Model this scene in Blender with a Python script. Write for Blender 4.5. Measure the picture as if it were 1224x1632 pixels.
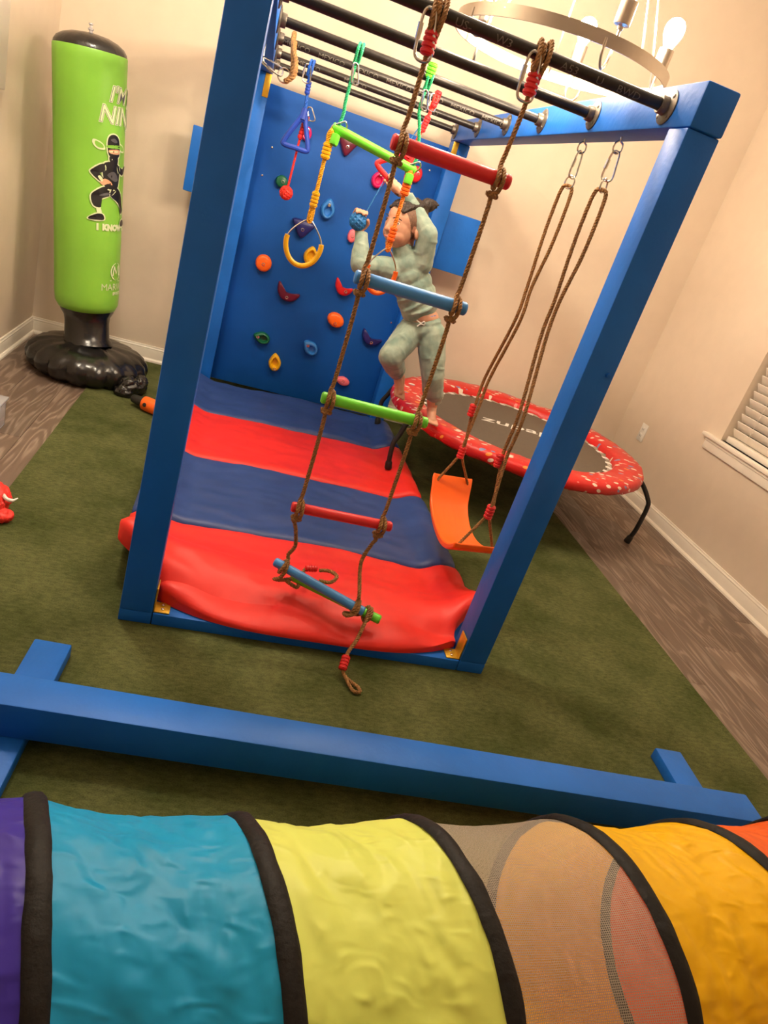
import bpy, bmesh, math, random
from mathutils import Vector, Matrix, noise, Quaternion

for _o in list(bpy.data.objects):
    bpy.data.objects.remove(_o)
scene = bpy.context.scene
COL = scene.collection
random.seed(7)
PI = math.pi
V = Vector

# ------------------------------------------------------------------ camera
CAM_LOC = V((0.136376, -1.710935, 1.270911))
FOCAL_PX = 1114.440
cd = bpy.data.cameras.new('camera')
cam = bpy.data.objects.new('camera', cd)
COL.objects.link(cam)
_r = Matrix(((0.944885, -0.147993, 0.292044), (0.197814, -0.452727, -0.869430), (0.260886, 0.879282, -0.398500)))          # rows: image right, image down, view direction
cam.matrix_world = Matrix.Translation(CAM_LOC) @ Matrix((_r[0], -_r[1], -_r[2])).transposed().to_4x4()
cd.sensor_fit = 'VERTICAL'
cd.sensor_height = 36.0
cd.lens = FOCAL_PX / 1632.0 * 36.0
cd.clip_start = 0.02
scene.camera = cam

# ------------------------------------------------------------------ world and exposure
w = bpy.data.worlds.new('night')
scene.world = w
w.use_nodes = True
w.node_tree.nodes['Background'].inputs[0].default_value = (0.9, 0.75, 0.6, 1)
w.node_tree.nodes['Background'].inputs[1].default_value = 0.02
vs = scene.view_settings
vs.view_transform = 'Standard'
vs.look = 'None'
vs.gamma = 1.0
vs.use_curve_mapping = False
vs.exposure = 2.38
BULB_STRENGTH = 111.0
FILL_STRENGTH = 27.0
BULB_COLOUR = (1.0, 0.80, 0.57)

# ------------------------------------------------------------------ materials
def lin(r, g, b):
    f = lambda c: (c / 12.92 if c <= 0.04045 else ((c + 0.055) / 1.055) ** 2.4)
    return (f(r / 255), f(g / 255), f(b / 255))

def M(name, rgb, rough=0.5, metal=0.0, var=0.12, vscale=12.0, bump=0.0, bscale=120.0, stretch=(1, 1, 1),
      emit=None, coat=0.0, spec=0.5, trans=0.0, alpha=None, sheen=0.0, sss=0.0):
    m = bpy.data.materials.new(name)
    m.use_nodes = True
    nt = m.node_tree; N = nt.nodes; L = nt.links
    b = N['Principled BSDF']
    b.inputs['Roughness'].default_value = rough
    b.inputs['Metallic'].default_value = metal
    b.inputs['Specular IOR Level'].default_value = spec
    b.inputs['Coat Weight'].default_value = coat
    b.inputs['Transmission Weight'].default_value = trans
    b.inputs['Sheen Weight'].default_value = sheen
    b.inputs['Subsurface Weight'].default_value = sss
    if sss: b.inputs['Subsurface Scale'].default_value = 0.01
    if alpha is not None: b.inputs['Alpha'].default_value = alpha
    tc = N.new('ShaderNodeTexCoord'); mp = N.new('ShaderNodeMapping')
    mp.inputs['Scale'].default_value = stretch
    L.new(tc.outputs['Object'], mp.inputs['Vector'])
    n = N.new('ShaderNodeTexNoise'); n.inputs['Scale'].default_value = vscale; n.inputs['Detail'].default_value = 4
    L.new(mp.outputs['Vector'], n.inputs['Vector'])
    cr = N.new('ShaderNodeValToRGB')
    c0 = [max(0, c * (1 - var)) for c in rgb]; c1 = [min(1, c * (1 + var)) for c in rgb]
    cr.color_ramp.elements[0].position = 0.3; cr.color_ramp.elements[1].position = 0.7
    cr.color_ramp.elements[0].color = (*c0, 1); cr.color_ramp.elements[1].color = (*c1, 1)
    L.new(n.outputs['Fac'], cr.inputs['Fac']); L.new(cr.outputs['Color'], b.inputs['Base Color'])
    if bump:
        n2 = N.new('ShaderNodeTexNoise'); n2.inputs['Scale'].default_value = bscale; n2.inputs['Detail'].default_value = 5
        L.new(mp.outputs['Vector'], n2.inputs['Vector'])
        bp = N.new('ShaderNodeBump'); bp.inputs['Strength'].default_value = bump; bp.inputs['Distance'].default_value = 0.01
        L.new(n2.outputs['Fac'], bp.inputs['Height']); L.new(bp.outputs['Normal'], b.inputs['Normal'])
    if emit:
        b.inputs['Emission Color'].default_value = (*emit[0], 1); b.inputs['Emission Strength'].default_value = emit[1]
    m['parts'] = 1
    return m

def nodes_of(m):
    return m.node_tree.nodes, m.node_tree.links, m.node_tree.nodes['Principled BSDF']

MT = {}
MT['wall'] = M('wall_paint', (0.69, 0.582, 0.465), 0.75, var=0.02, bump=0.03, bscale=180)
MT['ceiling'] = M('ceiling_paint', (0.86, 0.84, 0.80), 0.9, var=0.02)
MT['trim'] = M('white_trim', (0.82, 0.76, 0.67), 0.4, var=0.02)
MT['blue'] = M('blue_paint', (0.010, 0.140, 0.600), 0.45, var=0.10, vscale=5, bump=0.10, bscale=55, stretch=(1, 1, 1), spec=0.3)
MT['panel'] = M('blue_panel_paint', (0.004, 0.085, 0.400), 0.55, var=0.08, vscale=4, bump=0.05, bscale=90, spec=0.25)
MT['pipe'] = M('black_pipe', (0.022, 0.018, 0.016), 0.38, metal=0.35, var=0.4, vscale=25, spec=0.6)
MT['flange'] = M('cast_iron_flange', (0.16, 0.14, 0.12), 0.42, metal=0.8, var=0.3, vscale=60)
MT['steel'] = M('galvanised_steel', (0.62, 0.60, 0.57), 0.25, metal=1.0, var=0.1)
MT['nickel'] = M('brushed_nickel', (0.56, 0.50, 0.43), 0.32, metal=1.0, var=0.06)
MT['yellow_metal'] = M('yellow_zinc_bracket', (0.62, 0.36, 0.03), 0.35, metal=0.5, var=0.2, vscale=40)
MT['rope'] = M('brown_rope', (0.300, 0.145, 0.042), 0.7, var=0.45, vscale=160, bump=0.25, bscale=500)
MT['red_vinyl'] = M('red_vinyl', (0.76, 0.026, 0.018), 0.46, var=0.05, bump=0.10, bscale=11, spec=0.35)
MT['navy_vinyl'] = M('navy_vinyl', (0.026, 0.060, 0.220), 0.44, var=0.08, bump=0.14, bscale=11, spec=0.45)
MT['black_vinyl'] = M('black_vinyl', (0.010, 0.009, 0.009), 0.22, var=0.2, bump=0.18, bscale=40, spec=0.6)
MT['lime_vinyl'] = M('lime_vinyl', (0.245, 0.590, 0.058), 0.36, var=0.06, vscale=4, bump=0.10, bscale=26)
MT['white_print'] = M('white_print', (0.72, 0.82, 0.50), 0.45, var=0.03)
MT['white'] = M('white_plastic', (0.78, 0.76, 0.72), 0.4, var=0.02)
MT['black_print'] = M('black_print', (0.012, 0.012, 0.013), 0.4, var=0.1)
MT['grey_print'] = M('grey_print', (0.10, 0.10, 0.11), 0.4, var=0.1)
MT['skin_print'] = M('skin_print', (0.75, 0.42, 0.24), 0.45, var=0.05)
MT['pipe_print'] = M('pipe_stencil_ink', (0.15, 0.135, 0.115), 0.6, var=0.2)
for k, c in dict(red=(0.72, 0.018, 0.022), blue_plastic=(0.06, 0.27, 0.68), green=(0.16, 0.70, 0.035), yellow=(0.82, 0.44, 0.006),
                 orange=(0.92, 0.14, 0.008), pink=(0.82, 0.16, 0.20), magenta=(0.70, 0.01, 0.13), maroon=(0.13, 0.010, 0.035),
                 navy=(0.014, 0.016, 0.13), forest=(0.005, 0.115, 0.052), royal=(0.012, 0.055, 0.42), sky=(0.03, 0.20, 0.62)).items():
    MT[k] = M(k + '_moulded_plastic', c, 0.38, var=0.05, vscale=30, bump=0.03, bscale=200)
for k, c in dict(rope_blue=(0.01, 0.10, 0.50), rope_green=(0.015, 0.42, 0.17), rope_yellow=(0.80, 0.40, 0.01),
                 rope_orange=(0.90, 0.22, 0.01), rope_red=(0.80, 0.03, 0.02), cord_blue=(0.01, 0.15, 0.42)).items():
    MT[k] = M(k, c, 0.55, var=0.25, vscale=200)
MT['swing_orange'] = M('orange_swing_plastic', (0.95, 0.13, 0.003), 0.42, var=0.04, bump=0.03)
MT['skin'] = M('skin', (0.62, 0.32, 0.205), 0.5, var=0.08, vscale=18, sss=0.15)
MT['hair'] = M('brown_hair', (0.020, 0.010, 0.006), 0.5, var=0.45, vscale=90, bump=0.6, bscale=160, stretch=(1, 1, 0.3))
MT['stubble'] = M('short_side_hair', (0.17, 0.085, 0.050), 0.6, var=0.3, vscale=150, bump=0.2, bscale=300)
MT['eye'] = M('eye_white', (0.75, 0.72, 0.68), 0.2, var=0.01)
MT['iris'] = M('dark_iris', (0.02, 0.012, 0.008), 0.15, var=0.05)
MT['lip'] = M('lips', (0.50, 0.16, 0.12), 0.45, var=0.05)
MT['dark_rubber'] = M('dark_rubber', (0.012, 0.012, 0.012), 0.55, var=0.1)
MT['jump_mat'] = M('grey_jumping_mat', (0.115, 0.090, 0.066), 0.75, var=0.06, vscale=60, bump=0.15, bscale=700)
MT['glass_dark'] = M('night_window_glass', (0.01, 0.012, 0.015), 0.05, var=0.0, spec=0.6)
MT['clear'] = M('clear_plastic', (0.80, 0.80, 0.86), 0.12, var=0.02, trans=0.6)

def fabric(name, c, var=0.05):
    m = M(name, c, 0.42, var=var, vscale=5, spec=0.4)
    N, L, b = nodes_of(m)
    tc = N.new('ShaderNodeTexCoord'); prev = None
    for rot, st, scale, hgt in ((0.6, (1.0, 2.6, 1), 5.0, 1.0), (-0.5, (1.0, 2.2, 1), 11.0, 0.5), (0.2, (1.6, 1.0, 1), 24.0, 0.22)):
        mp = N.new('ShaderNodeMapping'); mp.inputs['Rotation'].default_value = (0, 0, rot); mp.inputs['Scale'].default_value = st
        mp.inputs['Location'].default_value = (len(name) * 1.7, rot * 9, 0)
        L.new(tc.outputs['UV'], mp.inputs['Vector'])
        n = N.new('ShaderNodeTexNoise'); n.noise_type = 'RIDGED_MULTIFRACTAL'; n.normalize = True
        n.inputs['Scale'].default_value = scale; n.inputs['Detail'].default_value = 1.0; n.inputs['Distortion'].default_value = 0.4
        L.new(mp.outputs['Vector'], n.inputs['Vector'])
        mu = N.new('ShaderNodeMath'); mu.operation = 'MULTIPLY'; mu.inputs[1].default_value = hgt; L.new(n.outputs['Fac'], mu.inputs[0])
        if prev is not None:
            ad = N.new('ShaderNodeMath'); ad.operation = 'ADD'; L.new(prev.outputs[0], ad.inputs[0]); L.new(mu.outputs[0], ad.inputs[1]); prev = ad
        else: prev = mu
    bp = N.new('ShaderNodeBump'); bp.inputs['Strength'].default_value = 0.7; bp.inputs['Distance'].default_value = 0.030
    L.new(prev.outputs[0], bp.inputs['Height']); L.new(bp.outputs['Normal'], b.inputs['Normal'])
    tr = N.new('ShaderNodeBsdfTranslucent'); tr.inputs[0].default_value = (*c, 1)
    mx = N.new('ShaderNodeMixShader'); mx.inputs[0].default_value = 0.28
    L.new(b.outputs[0], mx.inputs[1]); L.new(tr.outputs[0], mx.inputs[2])
    L.new(mx.outputs[0], N['Material Output'].inputs['Surface'])
    return m
MT['t_indigo'] = fabric('indigo_nylon', (0.060, 0.035, 0.46))
MT['t_sky'] = fabric('sky_blue_nylon', (0.012, 0.40, 0.80))
MT['t_lime'] = fabric('lime_nylon', (0.86, 0.99, 0.21))
MT['t_yellow'] = fabric('yellow_nylon', (0.98, 0.56, 0.002))
MT['t_orange'] = fabric('orange_nylon', (0.95, 0.14, 0.01))
MT['t_black'] = M('black_binding_tape', (0.009, 0.008, 0.008), 0.6, var=0.2, spec=0.25, bump=0.3, bscale=60)

def mesh_net():
    m = bpy.data.materials.new('white_netting'); m.use_nodes = True
    N, L, b = nodes_of(m)
    b.inputs['Base Color'].default_value = (0.80, 0.70, 0.58, 1); b.inputs['Roughness'].default_value = 0.6
    tc = N.new('ShaderNodeTexCoord')
    wv = []
    for d in ('X', 'Y'):
        x = N.new('ShaderNodeTexWave'); x.bands_direction = d; x.inputs['Scale'].default_value = 105.0; x.inputs['Distortion'].default_value = 0.0
        L.new(tc.outputs['UV'], x.inputs['Vector']); wv.append(x)
    mm = N.new('ShaderNodeMath'); mm.operation = 'MAXIMUM'
    L.new(wv[0].outputs['Fac'], mm.inputs[0]); L.new(wv[1].outputs['Fac'], mm.inputs[1])
    mr = N.new('ShaderNodeMapRange'); mr.inputs['From Min'].default_value = 0.3; mr.inputs['From Max'].default_value = 1.0
    mr.inputs['To Min'].default_value = 0.10; mr.inputs['To Max'].default_value = 0.42
    L.new(mm.outputs[0], mr.inputs['Value'])
    tp = N.new('ShaderNodeBsdfTransparent'); mx = N.new('ShaderNodeMixShader')
    L.new(mr.outputs[0], mx.inputs[0]); L.new(tp.outputs[0], mx.inputs[1]); L.new(b.outputs[0], mx.inputs[2])
    L.new(mx.outputs[0], N['Material Output'].inputs['Surface'])
    return m
MT['net'] = mesh_net()

def turf():
    m = M('green_turf_pile', (0.062, 0.074, 0.022), 0.95, var=0.0, spec=0.1)
    N, L, b = nodes_of(m)
    tc = N.new('ShaderNodeTexCoord')
    def nz(scale, st, det=4):
        mp = N.new('ShaderNodeMapping'); mp.inputs['Scale'].default_value = st
        L.new(tc.outputs['Object'], mp.inputs['Vector'])
        n = N.new('ShaderNodeTexNoise'); n.inputs['Scale'].default_value = scale; n.inputs['Detail'].default_value = det
        n.inputs['Roughness'].default_value = 0.65
        L.new(mp.outputs['Vector'], n.inputs['Vector']); return n
    a = nz(3.2, (1, 1, 1)); c = nz(95, (0.45, 1, 1)); e = nz(420, (0.6, 1, 1), 2)
    r1 = N.new('ShaderNodeValToRGB'); r1.color_ramp.elements[0].position = 0.33; r1.color_ramp.elements[1].position = 0.70
    r1.color_ramp.elements[0].color = (0.052, 0.066, 0.019, 1); r1.color_ramp.elements[1].color = (0.120, 0.130, 0.052, 1)
    L.new(a.outputs['Fac'], r1.inputs['Fac'])
    r2 = N.new('ShaderNodeValToRGB'); r2.color_ramp.elements[0].position = 0.30; r2.color_ramp.elements[1].position = 0.72
    r2.color_ramp.elements[0].color = (0.42, 0.42, 0.42, 1); r2.color_ramp.elements[1].color = (1.65, 1.65, 1.6, 1)
    ad = N.new('ShaderNodeMath'); ad.operation = 'ADD'; L.new(c.outputs['Fac'], ad.inputs[0]); L.new(e.outputs['Fac'], ad.inputs[1])
    hf = N.new('ShaderNodeMath'); hf.operation = 'MULTIPLY'; hf.inputs[1].default_value = 0.5; L.new(ad.outputs[0], hf.inputs[0])
    L.new(hf.outputs[0], r2.inputs['Fac'])
    mx = N.new('ShaderNodeMix'); mx.data_type = 'RGBA'; mx.blend_type = 'MULTIPLY'; mx.inputs[0].default_value = 1.0
    L.new(r1.outputs['Color'], mx.inputs[6]); L.new(r2.outputs['Color'], mx.inputs[7]); L.new(mx.outputs[2], b.inputs['Base Color'])
    bp = N.new('ShaderNodeBump'); bp.inputs['Strength'].default_value = 0.75; bp.inputs['Distance'].default_value = 0.006
    L.new(hf.outputs[0], bp.inputs['Height']); L.new(bp.outputs['Normal'], b.inputs['Normal'])
    return m
MT['turf'] = turf()

def plank_wood():
    m = M('cerused_dark_oak_vinyl', (0.10, 0.075, 0.06), 0.5, var=0.0)
    N, L, b = nodes_of(m)
    tc = N.new('ShaderNodeTexCoord'); oi = N.new('ShaderNodeObjectInfo')
    sc = N.new('ShaderNodeVectorMath'); sc.operation = 'SCALE'; sc.inputs['Scale'].default_value = 7.0
    cb = N.new('ShaderNodeCombineXYZ'); L.new(oi.outputs['Random'], cb.inputs[0]); L.new(oi.outputs['Random'], cb.inputs[1]); L.new(oi.outputs['Random'], cb.inputs[2])
    L.new(cb.outputs[0], sc.inputs[0])
    ad = N.new('ShaderNodeVectorMath'); ad.operation = 'ADD'; L.new(tc.outputs['Object'], ad.inputs[0]); L.new(sc.outputs[0], ad.inputs[1])
    mp = N.new('ShaderNodeMapping'); mp.inputs['Scale'].default_value = (6.0, 0.9, 1.0); L.new(ad.outputs[0], mp.inputs['Vector'])
    n = N.new('ShaderNodeTexNoise'); n.inputs['Scale'].default_value = 1.6; n.inputs['Detail'].default_value = 2.0; n.inputs['Distortion'].default_value = 0.3
    L.new(mp.outputs['Vector'], n.inputs['Vector'])
    mu = N.new('ShaderNodeMath'); mu.operation = 'MULTIPLY'; mu.inputs[1].default_value = 58.0; L.new(n.outputs['Fac'], mu.inputs[0])
    sn = N.new('ShaderNodeMath'); sn.operation = 'SINE'; L.new(mu.outputs[0], sn.inputs[0])
    mp2 = N.new('ShaderNodeMapping'); mp2.inputs['Scale'].default_value = (160.0, 6.0, 1.0); L.new(ad.outputs[0], mp2.inputs['Vector'])
    n2 = N.new('ShaderNodeTexNoise'); n2.inputs['Scale'].default_value = 1.0; n2.inputs['Detail'].default_value = 3.0
    L.new(mp2.outputs['Vector'], n2.inputs['Vector'])
    m2 = N.new('ShaderNodeMath'); m2.operation = 'MULTIPLY_ADD'; m2.inputs[1].default_value = 2.2; m2.inputs[2].default_value = -1.1
    L.new(n2.outputs['Fac'], m2.inputs[0])
    sm = N.new('ShaderNodeMath'); sm.operation = 'ADD'; L.new(sn.outputs[0], sm.inputs[0]); L.new(m2.outputs[0], sm.inputs[1])
    cr = N.new('ShaderNodeValToRGB'); E = cr.color_ramp.elements
    E[0].position = 0.0; E[0].color = (0.145, 0.098, 0.073, 1); E[1].position = 1.0; E[1].color = (0.35, 0.27, 0.215, 1)
    e = E.new(0.62); e.color = (0.175, 0.120, 0.090, 1)
    mr = N.new('ShaderNodeMapRange'); mr.inputs['From Min'].default_value = -2.0; mr.inputs['From Max'].default_value = 1.6
    L.new(sm.outputs[0], mr.inputs['Value']); L.new(mr.outputs[0], cr.inputs['Fac'])
    ht = N.new('ShaderNodeMix'); ht.data_type = 'RGBA'; ht.blend_type = 'MULTIPLY'; ht.inputs[0].default_value = 1.0
    br = N.new('ShaderNodeMapRange'); br.inputs['To Min'].default_value = 0.8; br.inputs['To Max'].default_value = 1.2; L.new(oi.outputs['Random'], br.inputs['Value'])
    L.new(cr.outputs['Color'], ht.inputs[6]); L.new(br.outputs[0], ht.inputs[7]); L.new(ht.outputs[2], b.inputs['Base Color'])
    bp = N.new('ShaderNodeBump'); bp.inputs['Strength'].default_value = 0.15; bp.inputs['Distance'].default_value = 0.002
    L.new(sm.outputs[0], bp.inputs['Height']); L.new(bp.outputs['Normal'], b.inputs['Normal'])
    return m
MT['plank'] = plank_wood()

def confetti():
    m = M('red_confetti_cover', (0.62, 0.012, 0.012), 0.36, var=0.0, bump=0.2, bscale=30)
    N, L, b = nodes_of(m)
    tc = N.new('ShaderNodeTexCoord')
    mp = N.new('ShaderNodeMapping'); mp.inputs['Scale'].default_value = (0.75, 1.25, 1.0); mp.inputs['Rotation'].default_value = (0, 0, 0.5)
    L.new(tc.outputs['UV'], mp.inputs['Vector'])
    vo = N.new('ShaderNodeTexVoronoi'); vo.inputs['Scale'].default_value = 27.0
    L.new(mp.outputs['Vector'], vo.inputs['Vector'])
    lt = N.new('ShaderNodeMath'); lt.operation = 'LESS_THAN'; lt.inputs[1].default_value = 0.34
    L.new(vo.outputs['Distance'], lt.inputs[0])
    sp = N.new('ShaderNodeSeparateColor'); L.new(vo.outputs['Color'], sp.inputs[0])
    cr = N.new('ShaderNodeValToRGB'); cr.color_ramp.interpolation = 'CONSTANT'
    E = cr.color_ramp.elements
    E[0].position = 0.0; E[0].color = (0.80, 0.66, 0.55, 1); E[1].position = 0.46; E[1].color = (0.85, 0.25, 0.03, 1)
    x = E.new(0.56); x.color = (0.20, 0.22, 0.42, 1); x = E.new(0.62); x.color = (0.80, 0.20, 0.18, 1); x = E.new(0.72); x.color = (0.62, 0.012, 0.012, 1)
    L.new(sp.outputs[0], cr.inputs['Fac'])
    mx = N.new('ShaderNodeMix'); mx.data_type = 'RGBA'; mx.inputs[6].default_value = (0.62, 0.012, 0.012, 1)
    L.new(lt.outputs[0], mx.inputs[0]); L.new(cr.outputs['Color'], mx.inputs[7]); L.new(mx.outputs[2], b.inputs['Base Color'])
    return m
MT['confetti'] = confetti()

def tiedye(name):
    m = M(name, (0.26, 0.34, 0.27), 0.85, var=0.0, bump=0.15, bscale=320, sheen=0.2)
    N, L, b = nodes_of(m)
    tc = N.new('ShaderNodeTexCoord')
    n = N.new('ShaderNodeTexNoise'); n.inputs['Scale'].default_value = 17.0; n.inputs['Detail'].default_value = 5; n.inputs['Distortion'].default_value = 0.6
    L.new(tc.outputs['Object'], n.inputs['Vector'])
    cr = N.new('ShaderNodeValToRGB'); E = cr.color_ramp.elements
    E[0].position = 0.36; E[0].color = (0.185, 0.275, 0.230, 1); E[1].position = 0.70; E[1].color = (0.36, 0.43, 0.35, 1)
    L.new(n.outputs['Fac'], cr.inputs['Fac']); L.new(cr.outputs['Color'], b.inputs['Base Color'])
    return m
MT['sage'] = tiedye('sage_tie_dye_fleece')
MT['bulb'] = M('lit_bulb', (1, 0.9, 0.8), 0.3, var=0.0, emit=(BULB_COLOUR, BULB_STRENGTH))

MT['fill_dome'] = M('fill_lamp_glow', (1, 0.95, 0.9), 0.3, var=0.0, emit=((1.0, 0.86, 0.66), FILL_STRENGTH))  # glow of the added fill light on the ceiling

# ------------------------------------------------------------------ mesh helpers
def catmull(pts, n=8, closed=False):
    P = [V(p) for p in pts]; out = []
    m = len(P); rng = m if closed else m - 1
    for i in range(rng):
        if closed: a, b, c, d = P[(i - 1) % m], P[i], P[(i + 1) % m], P[(i + 2) % m]
        else: a, b, c, d = P[max(i - 1, 0)], P[i], P[i + 1], P[min(i + 2, m - 1)]
        for k in range(n):
            t = k / n
            out.append(0.5 * ((2 * b) + (c - a) * t + (2 * a - 5 * b + 4 * c - d) * t * t + (3 * b - a - 3 * c + d) * t ** 3))
    if not closed: out.append(P[-1].copy())
    return out

def resample(path, ds):
    P = [V(p) for p in path]; L = [0.0]
    for a, b in zip(P, P[1:]): L.append(L[-1] + (b - a).length)
    tot = L[-1]; n = max(2, int(round(tot / ds))); out = []; j = 0
    for k in range(n + 1):
        s = tot * k / n
        while j < len(P) - 2 and L[j + 1] < s: j += 1
        d = L[j + 1] - L[j]
        out.append(P[j].lerp(P[j + 1], 0 if d < 1e-9 else (s - L[j]) / d))
    return out

def frames(P, closed=False):
    n = len(P); T = []
    for i in range(n):
        if closed: t = P[(i + 1) % n] - P[(i - 1) % n]
        else: t = P[min(i + 1, n - 1)] - P[max(i - 1, 0)]
        T.append(t.normalized() if t.length > 1e-9 else V((0, 0, 1)))
    u = T[0].orthogonal().normalized(); F = []
    for i in range(n):
        if i:
            q = T[i - 1].rotation_difference(T[i]); u = q @ u
        u = (u - T[i] * u.dot(T[i])).normalized()
        F.append((T[i], u, T[i].cross(u)))
    return F

class G:
    def __init__(s): s.v = []; s.f = []; s.m = []
    def add(s, vs, fs, mi=0):
        o = len(s.v); s.v += [tuple(x) for x in vs]; s.f += [tuple(i + o for i in f) for f in fs]; s.m += [mi] * len(fs); return s
    def box(s, lo, hi, mi=0, bev=0.0, mat=None):
        bm = bmesh.new(); bmesh.ops.create_cube(bm, size=1.0)
        lo = V(lo); hi = V(hi)
        for q in bm.verts: q.co = V(((lo.x + hi.x) / 2 + q.co.x * (hi.x - lo.x), (lo.y + hi.y) / 2 + q.co.y * (hi.y - lo.y), (lo.z + hi.z) / 2 + q.co.z * (hi.z - lo.z)))
        if bev: bmesh.ops.bevel(bm, geom=list(bm.edges), offset=bev, segments=2, affect='EDGES', profile=0.5)
        bm.verts.index_update()
        s.add([(mat @ q.co if mat else q.co) for q in bm.verts], [[q.index for q in f.verts] for f in bm.faces], mi); bm.free(); return s
    def tube(s, path, r, n=8, closed=False, mi=0):
        P = [V(p) for p in path]; F = frames(P, closed); N = len(P); vs = []; fs = []
        for i in range(N):
            rr = r[i] if isinstance(r, (list, tuple)) else r
            for k in range(n):
                a = 2 * PI * k / n; vs.append(P[i] + (F[i][1] * math.cos(a) + F[i][2] * math.sin(a)) * rr)
        if closed:                       # turn the last frame into the first one
            best = min(range(n), key=lambda o: sum((vs[(N - 1) * n + (k + o) % n] - vs[k]).length for k in range(n)))
        for i in range(N if closed else N - 1):
            j = (i + 1) % N
            for k in range(n):
                if closed and j == 0: fs.append((i * n + (k + best) % n, i * n + (k + 1 + best) % n, (k + 1) % n, k))
                else: fs.append((i * n + k, i * n + (k + 1) % n, j * n + (k + 1) % n, j * n + k))
        if not closed:
            fs.append(tuple(range(n - 1, -1, -1))); fs.append(tuple((N - 1) * n + k for k in range(n)))
        return s.add(vs, fs, mi)
    def rope(s, path, R=0.006, pitch=0.026, mi=0, strands=3, n=5):
        P = resample(path, pitch / 7); F = frames(P); L = 0.0
        ph = [0.0]
        for a, b in zip(P, P[1:]): L += (b - a).length; ph.append(2 * PI * L / pitch)
        for k in range(strands):
            o = 2 * PI * k / strands
            s.tube([P[i] + (F[i][1] * math.cos(ph[i] + o) + F[i][2] * math.sin(ph[i] + o)) * R * 0.5 for i in range(len(P))], R * 0.58, n, mi=mi)
        return s
    def lathe(s, prof, axis=(0, 0, 1), org=(0, 0, 0), n=16, mi=0, caps=True):
        ax = V(axis).normalized(); u = ax.orthogonal().normalized(); w_ = ax.cross(u); o = V(org); vs = []; fs = []
        for r, h in prof:
            for k in range(n):
                a = 2 * PI * k / n; vs.append(o + ax * h + (u * math.cos(a) + w_ * math.sin(a)) * r)
        m = len(prof)
        for i in range(m - 1):
            for k in range(n): fs.append((i * n + k, i * n + (k + 1) % n, (i + 1) * n + (k + 1) % n, (i + 1) * n + k))
        if caps and prof[0][0] > 1e-6: fs.append(tuple(range(n - 1, -1, -1)))
        if caps and prof[-1][0] > 1e-6: fs.append(tuple((m - 1) * n + k for k in range(n)))
        return s.add(vs, fs, mi)
    def prism(s, outline, depth, fn, mi=0):
        n = len(outline); vs = [fn(x, y, 0) for x, y in outline] + [fn(x, y, depth) for x, y in outline]
        fs = [tuple(range(n - 1, -1, -1)), tuple(range(n, 2 * n))] + [(k, (k + 1) % n, n + (k + 1) % n, n + k) for k in range(n)]
        return s.add(vs, fs, mi)
    def ball(s, c, r, nu=14, nv=9, mi=0, mat=None):
        rr = (r, r, r) if isinstance(r, (int, float)) else r; vs = []; fs = []
        c = V(c)
        for j in range(nv + 1):
            t = PI * j / nv
            for k in range(nu):
                a = 2 * PI * k / nu; p = V((rr[0] * math.sin(t) * math.cos(a), rr[1] * math.sin(t) * math.sin(a), rr[2] * math.cos(t)))
                vs.append(c + (mat @ p if mat else p))
        for j in range(nv):
            for k in range(nu): fs.append((j * nu + k, (j + 1) * nu + k, (j + 1) * nu + (k + 1) % nu, j * nu + (k + 1) % nu))
        return s.add(vs, fs, mi)
    def cap(s, p0, p1, r0, r1, n=12):          # tapered limb segment with round ends
        p0 = V(p0); p1 = V(p1); ax = p1 - p0; h = ax.length
        prof = [(r0 * math.sin(t), -r0 * math.cos(t)) for t in [PI / 2 * k / 4 for k in range(5)]] + [(r1 * math.cos(t), h + r1 * math.sin(t)) for t in [PI / 2 * k / 4 for k in range(5)]]
        prof[0] = (0.0002, -r0); prof[-1] = (0.0002, h + r1)
        return s.lathe(prof, ax, p0, n)
    def chain(s, pts):
        for (a, ra), (b, rb) in zip(pts, pts[1:]): s.cap(a, b, ra, rb)
        return s
    def mesh(s, name, mats, smooth=35):
        me = bpy.data.meshes.new(name); me.from_pydata(s.v, [], s.f)
        for m in (mats if isinstance(mats, (list, tuple)) else [mats]): me.materials.append(MT[m] if isinstance(m, str) else m)
        me.polygons.foreach_set('material_index', s.m)
        bm = bmesh.new(); bm.from_mesh(me)
        bmesh.ops.remove_doubles(bm, verts=bm.verts, dist=1e-6)
        bmesh.ops.recalc_face_normals(bm, faces=bm.faces); bm.to_mesh(me); bm.free()
        if smooth:
            me.polygons.foreach_set('use_smooth', [True] * len(me.polygons)); me.set_sharp_from_angle(angle=math.radians(smooth))
        return me
    def obj(s, name, mats, parent=None, smooth=35):
        return link(name, s.mesh(name, mats, smooth), parent)

def link(name, me, parent=None):
    o = bpy.data.objects.new(name, me); COL.objects.link(o)
    if parent is not None:
        o.parent = parent
        if parent.type == 'EMPTY': o.matrix_parent_inverse = Matrix.Translation(-parent.location)
    return o

def tag(o, label=None, cat=None, group=None, kind=None):
    if label: o['label'] = label
    if cat: o['category'] = cat
    if group: o['group'] = group
    if kind: o['kind'] = kind
    return o

def thing(name, loc, label=None, cat=None, group=None, kind=None):
    o = bpy.data.objects.new(name, None); COL.objects.link(o); o.location = loc; o.empty_display_size = 0.05
    return tag(o, label, cat, group, kind)

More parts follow.
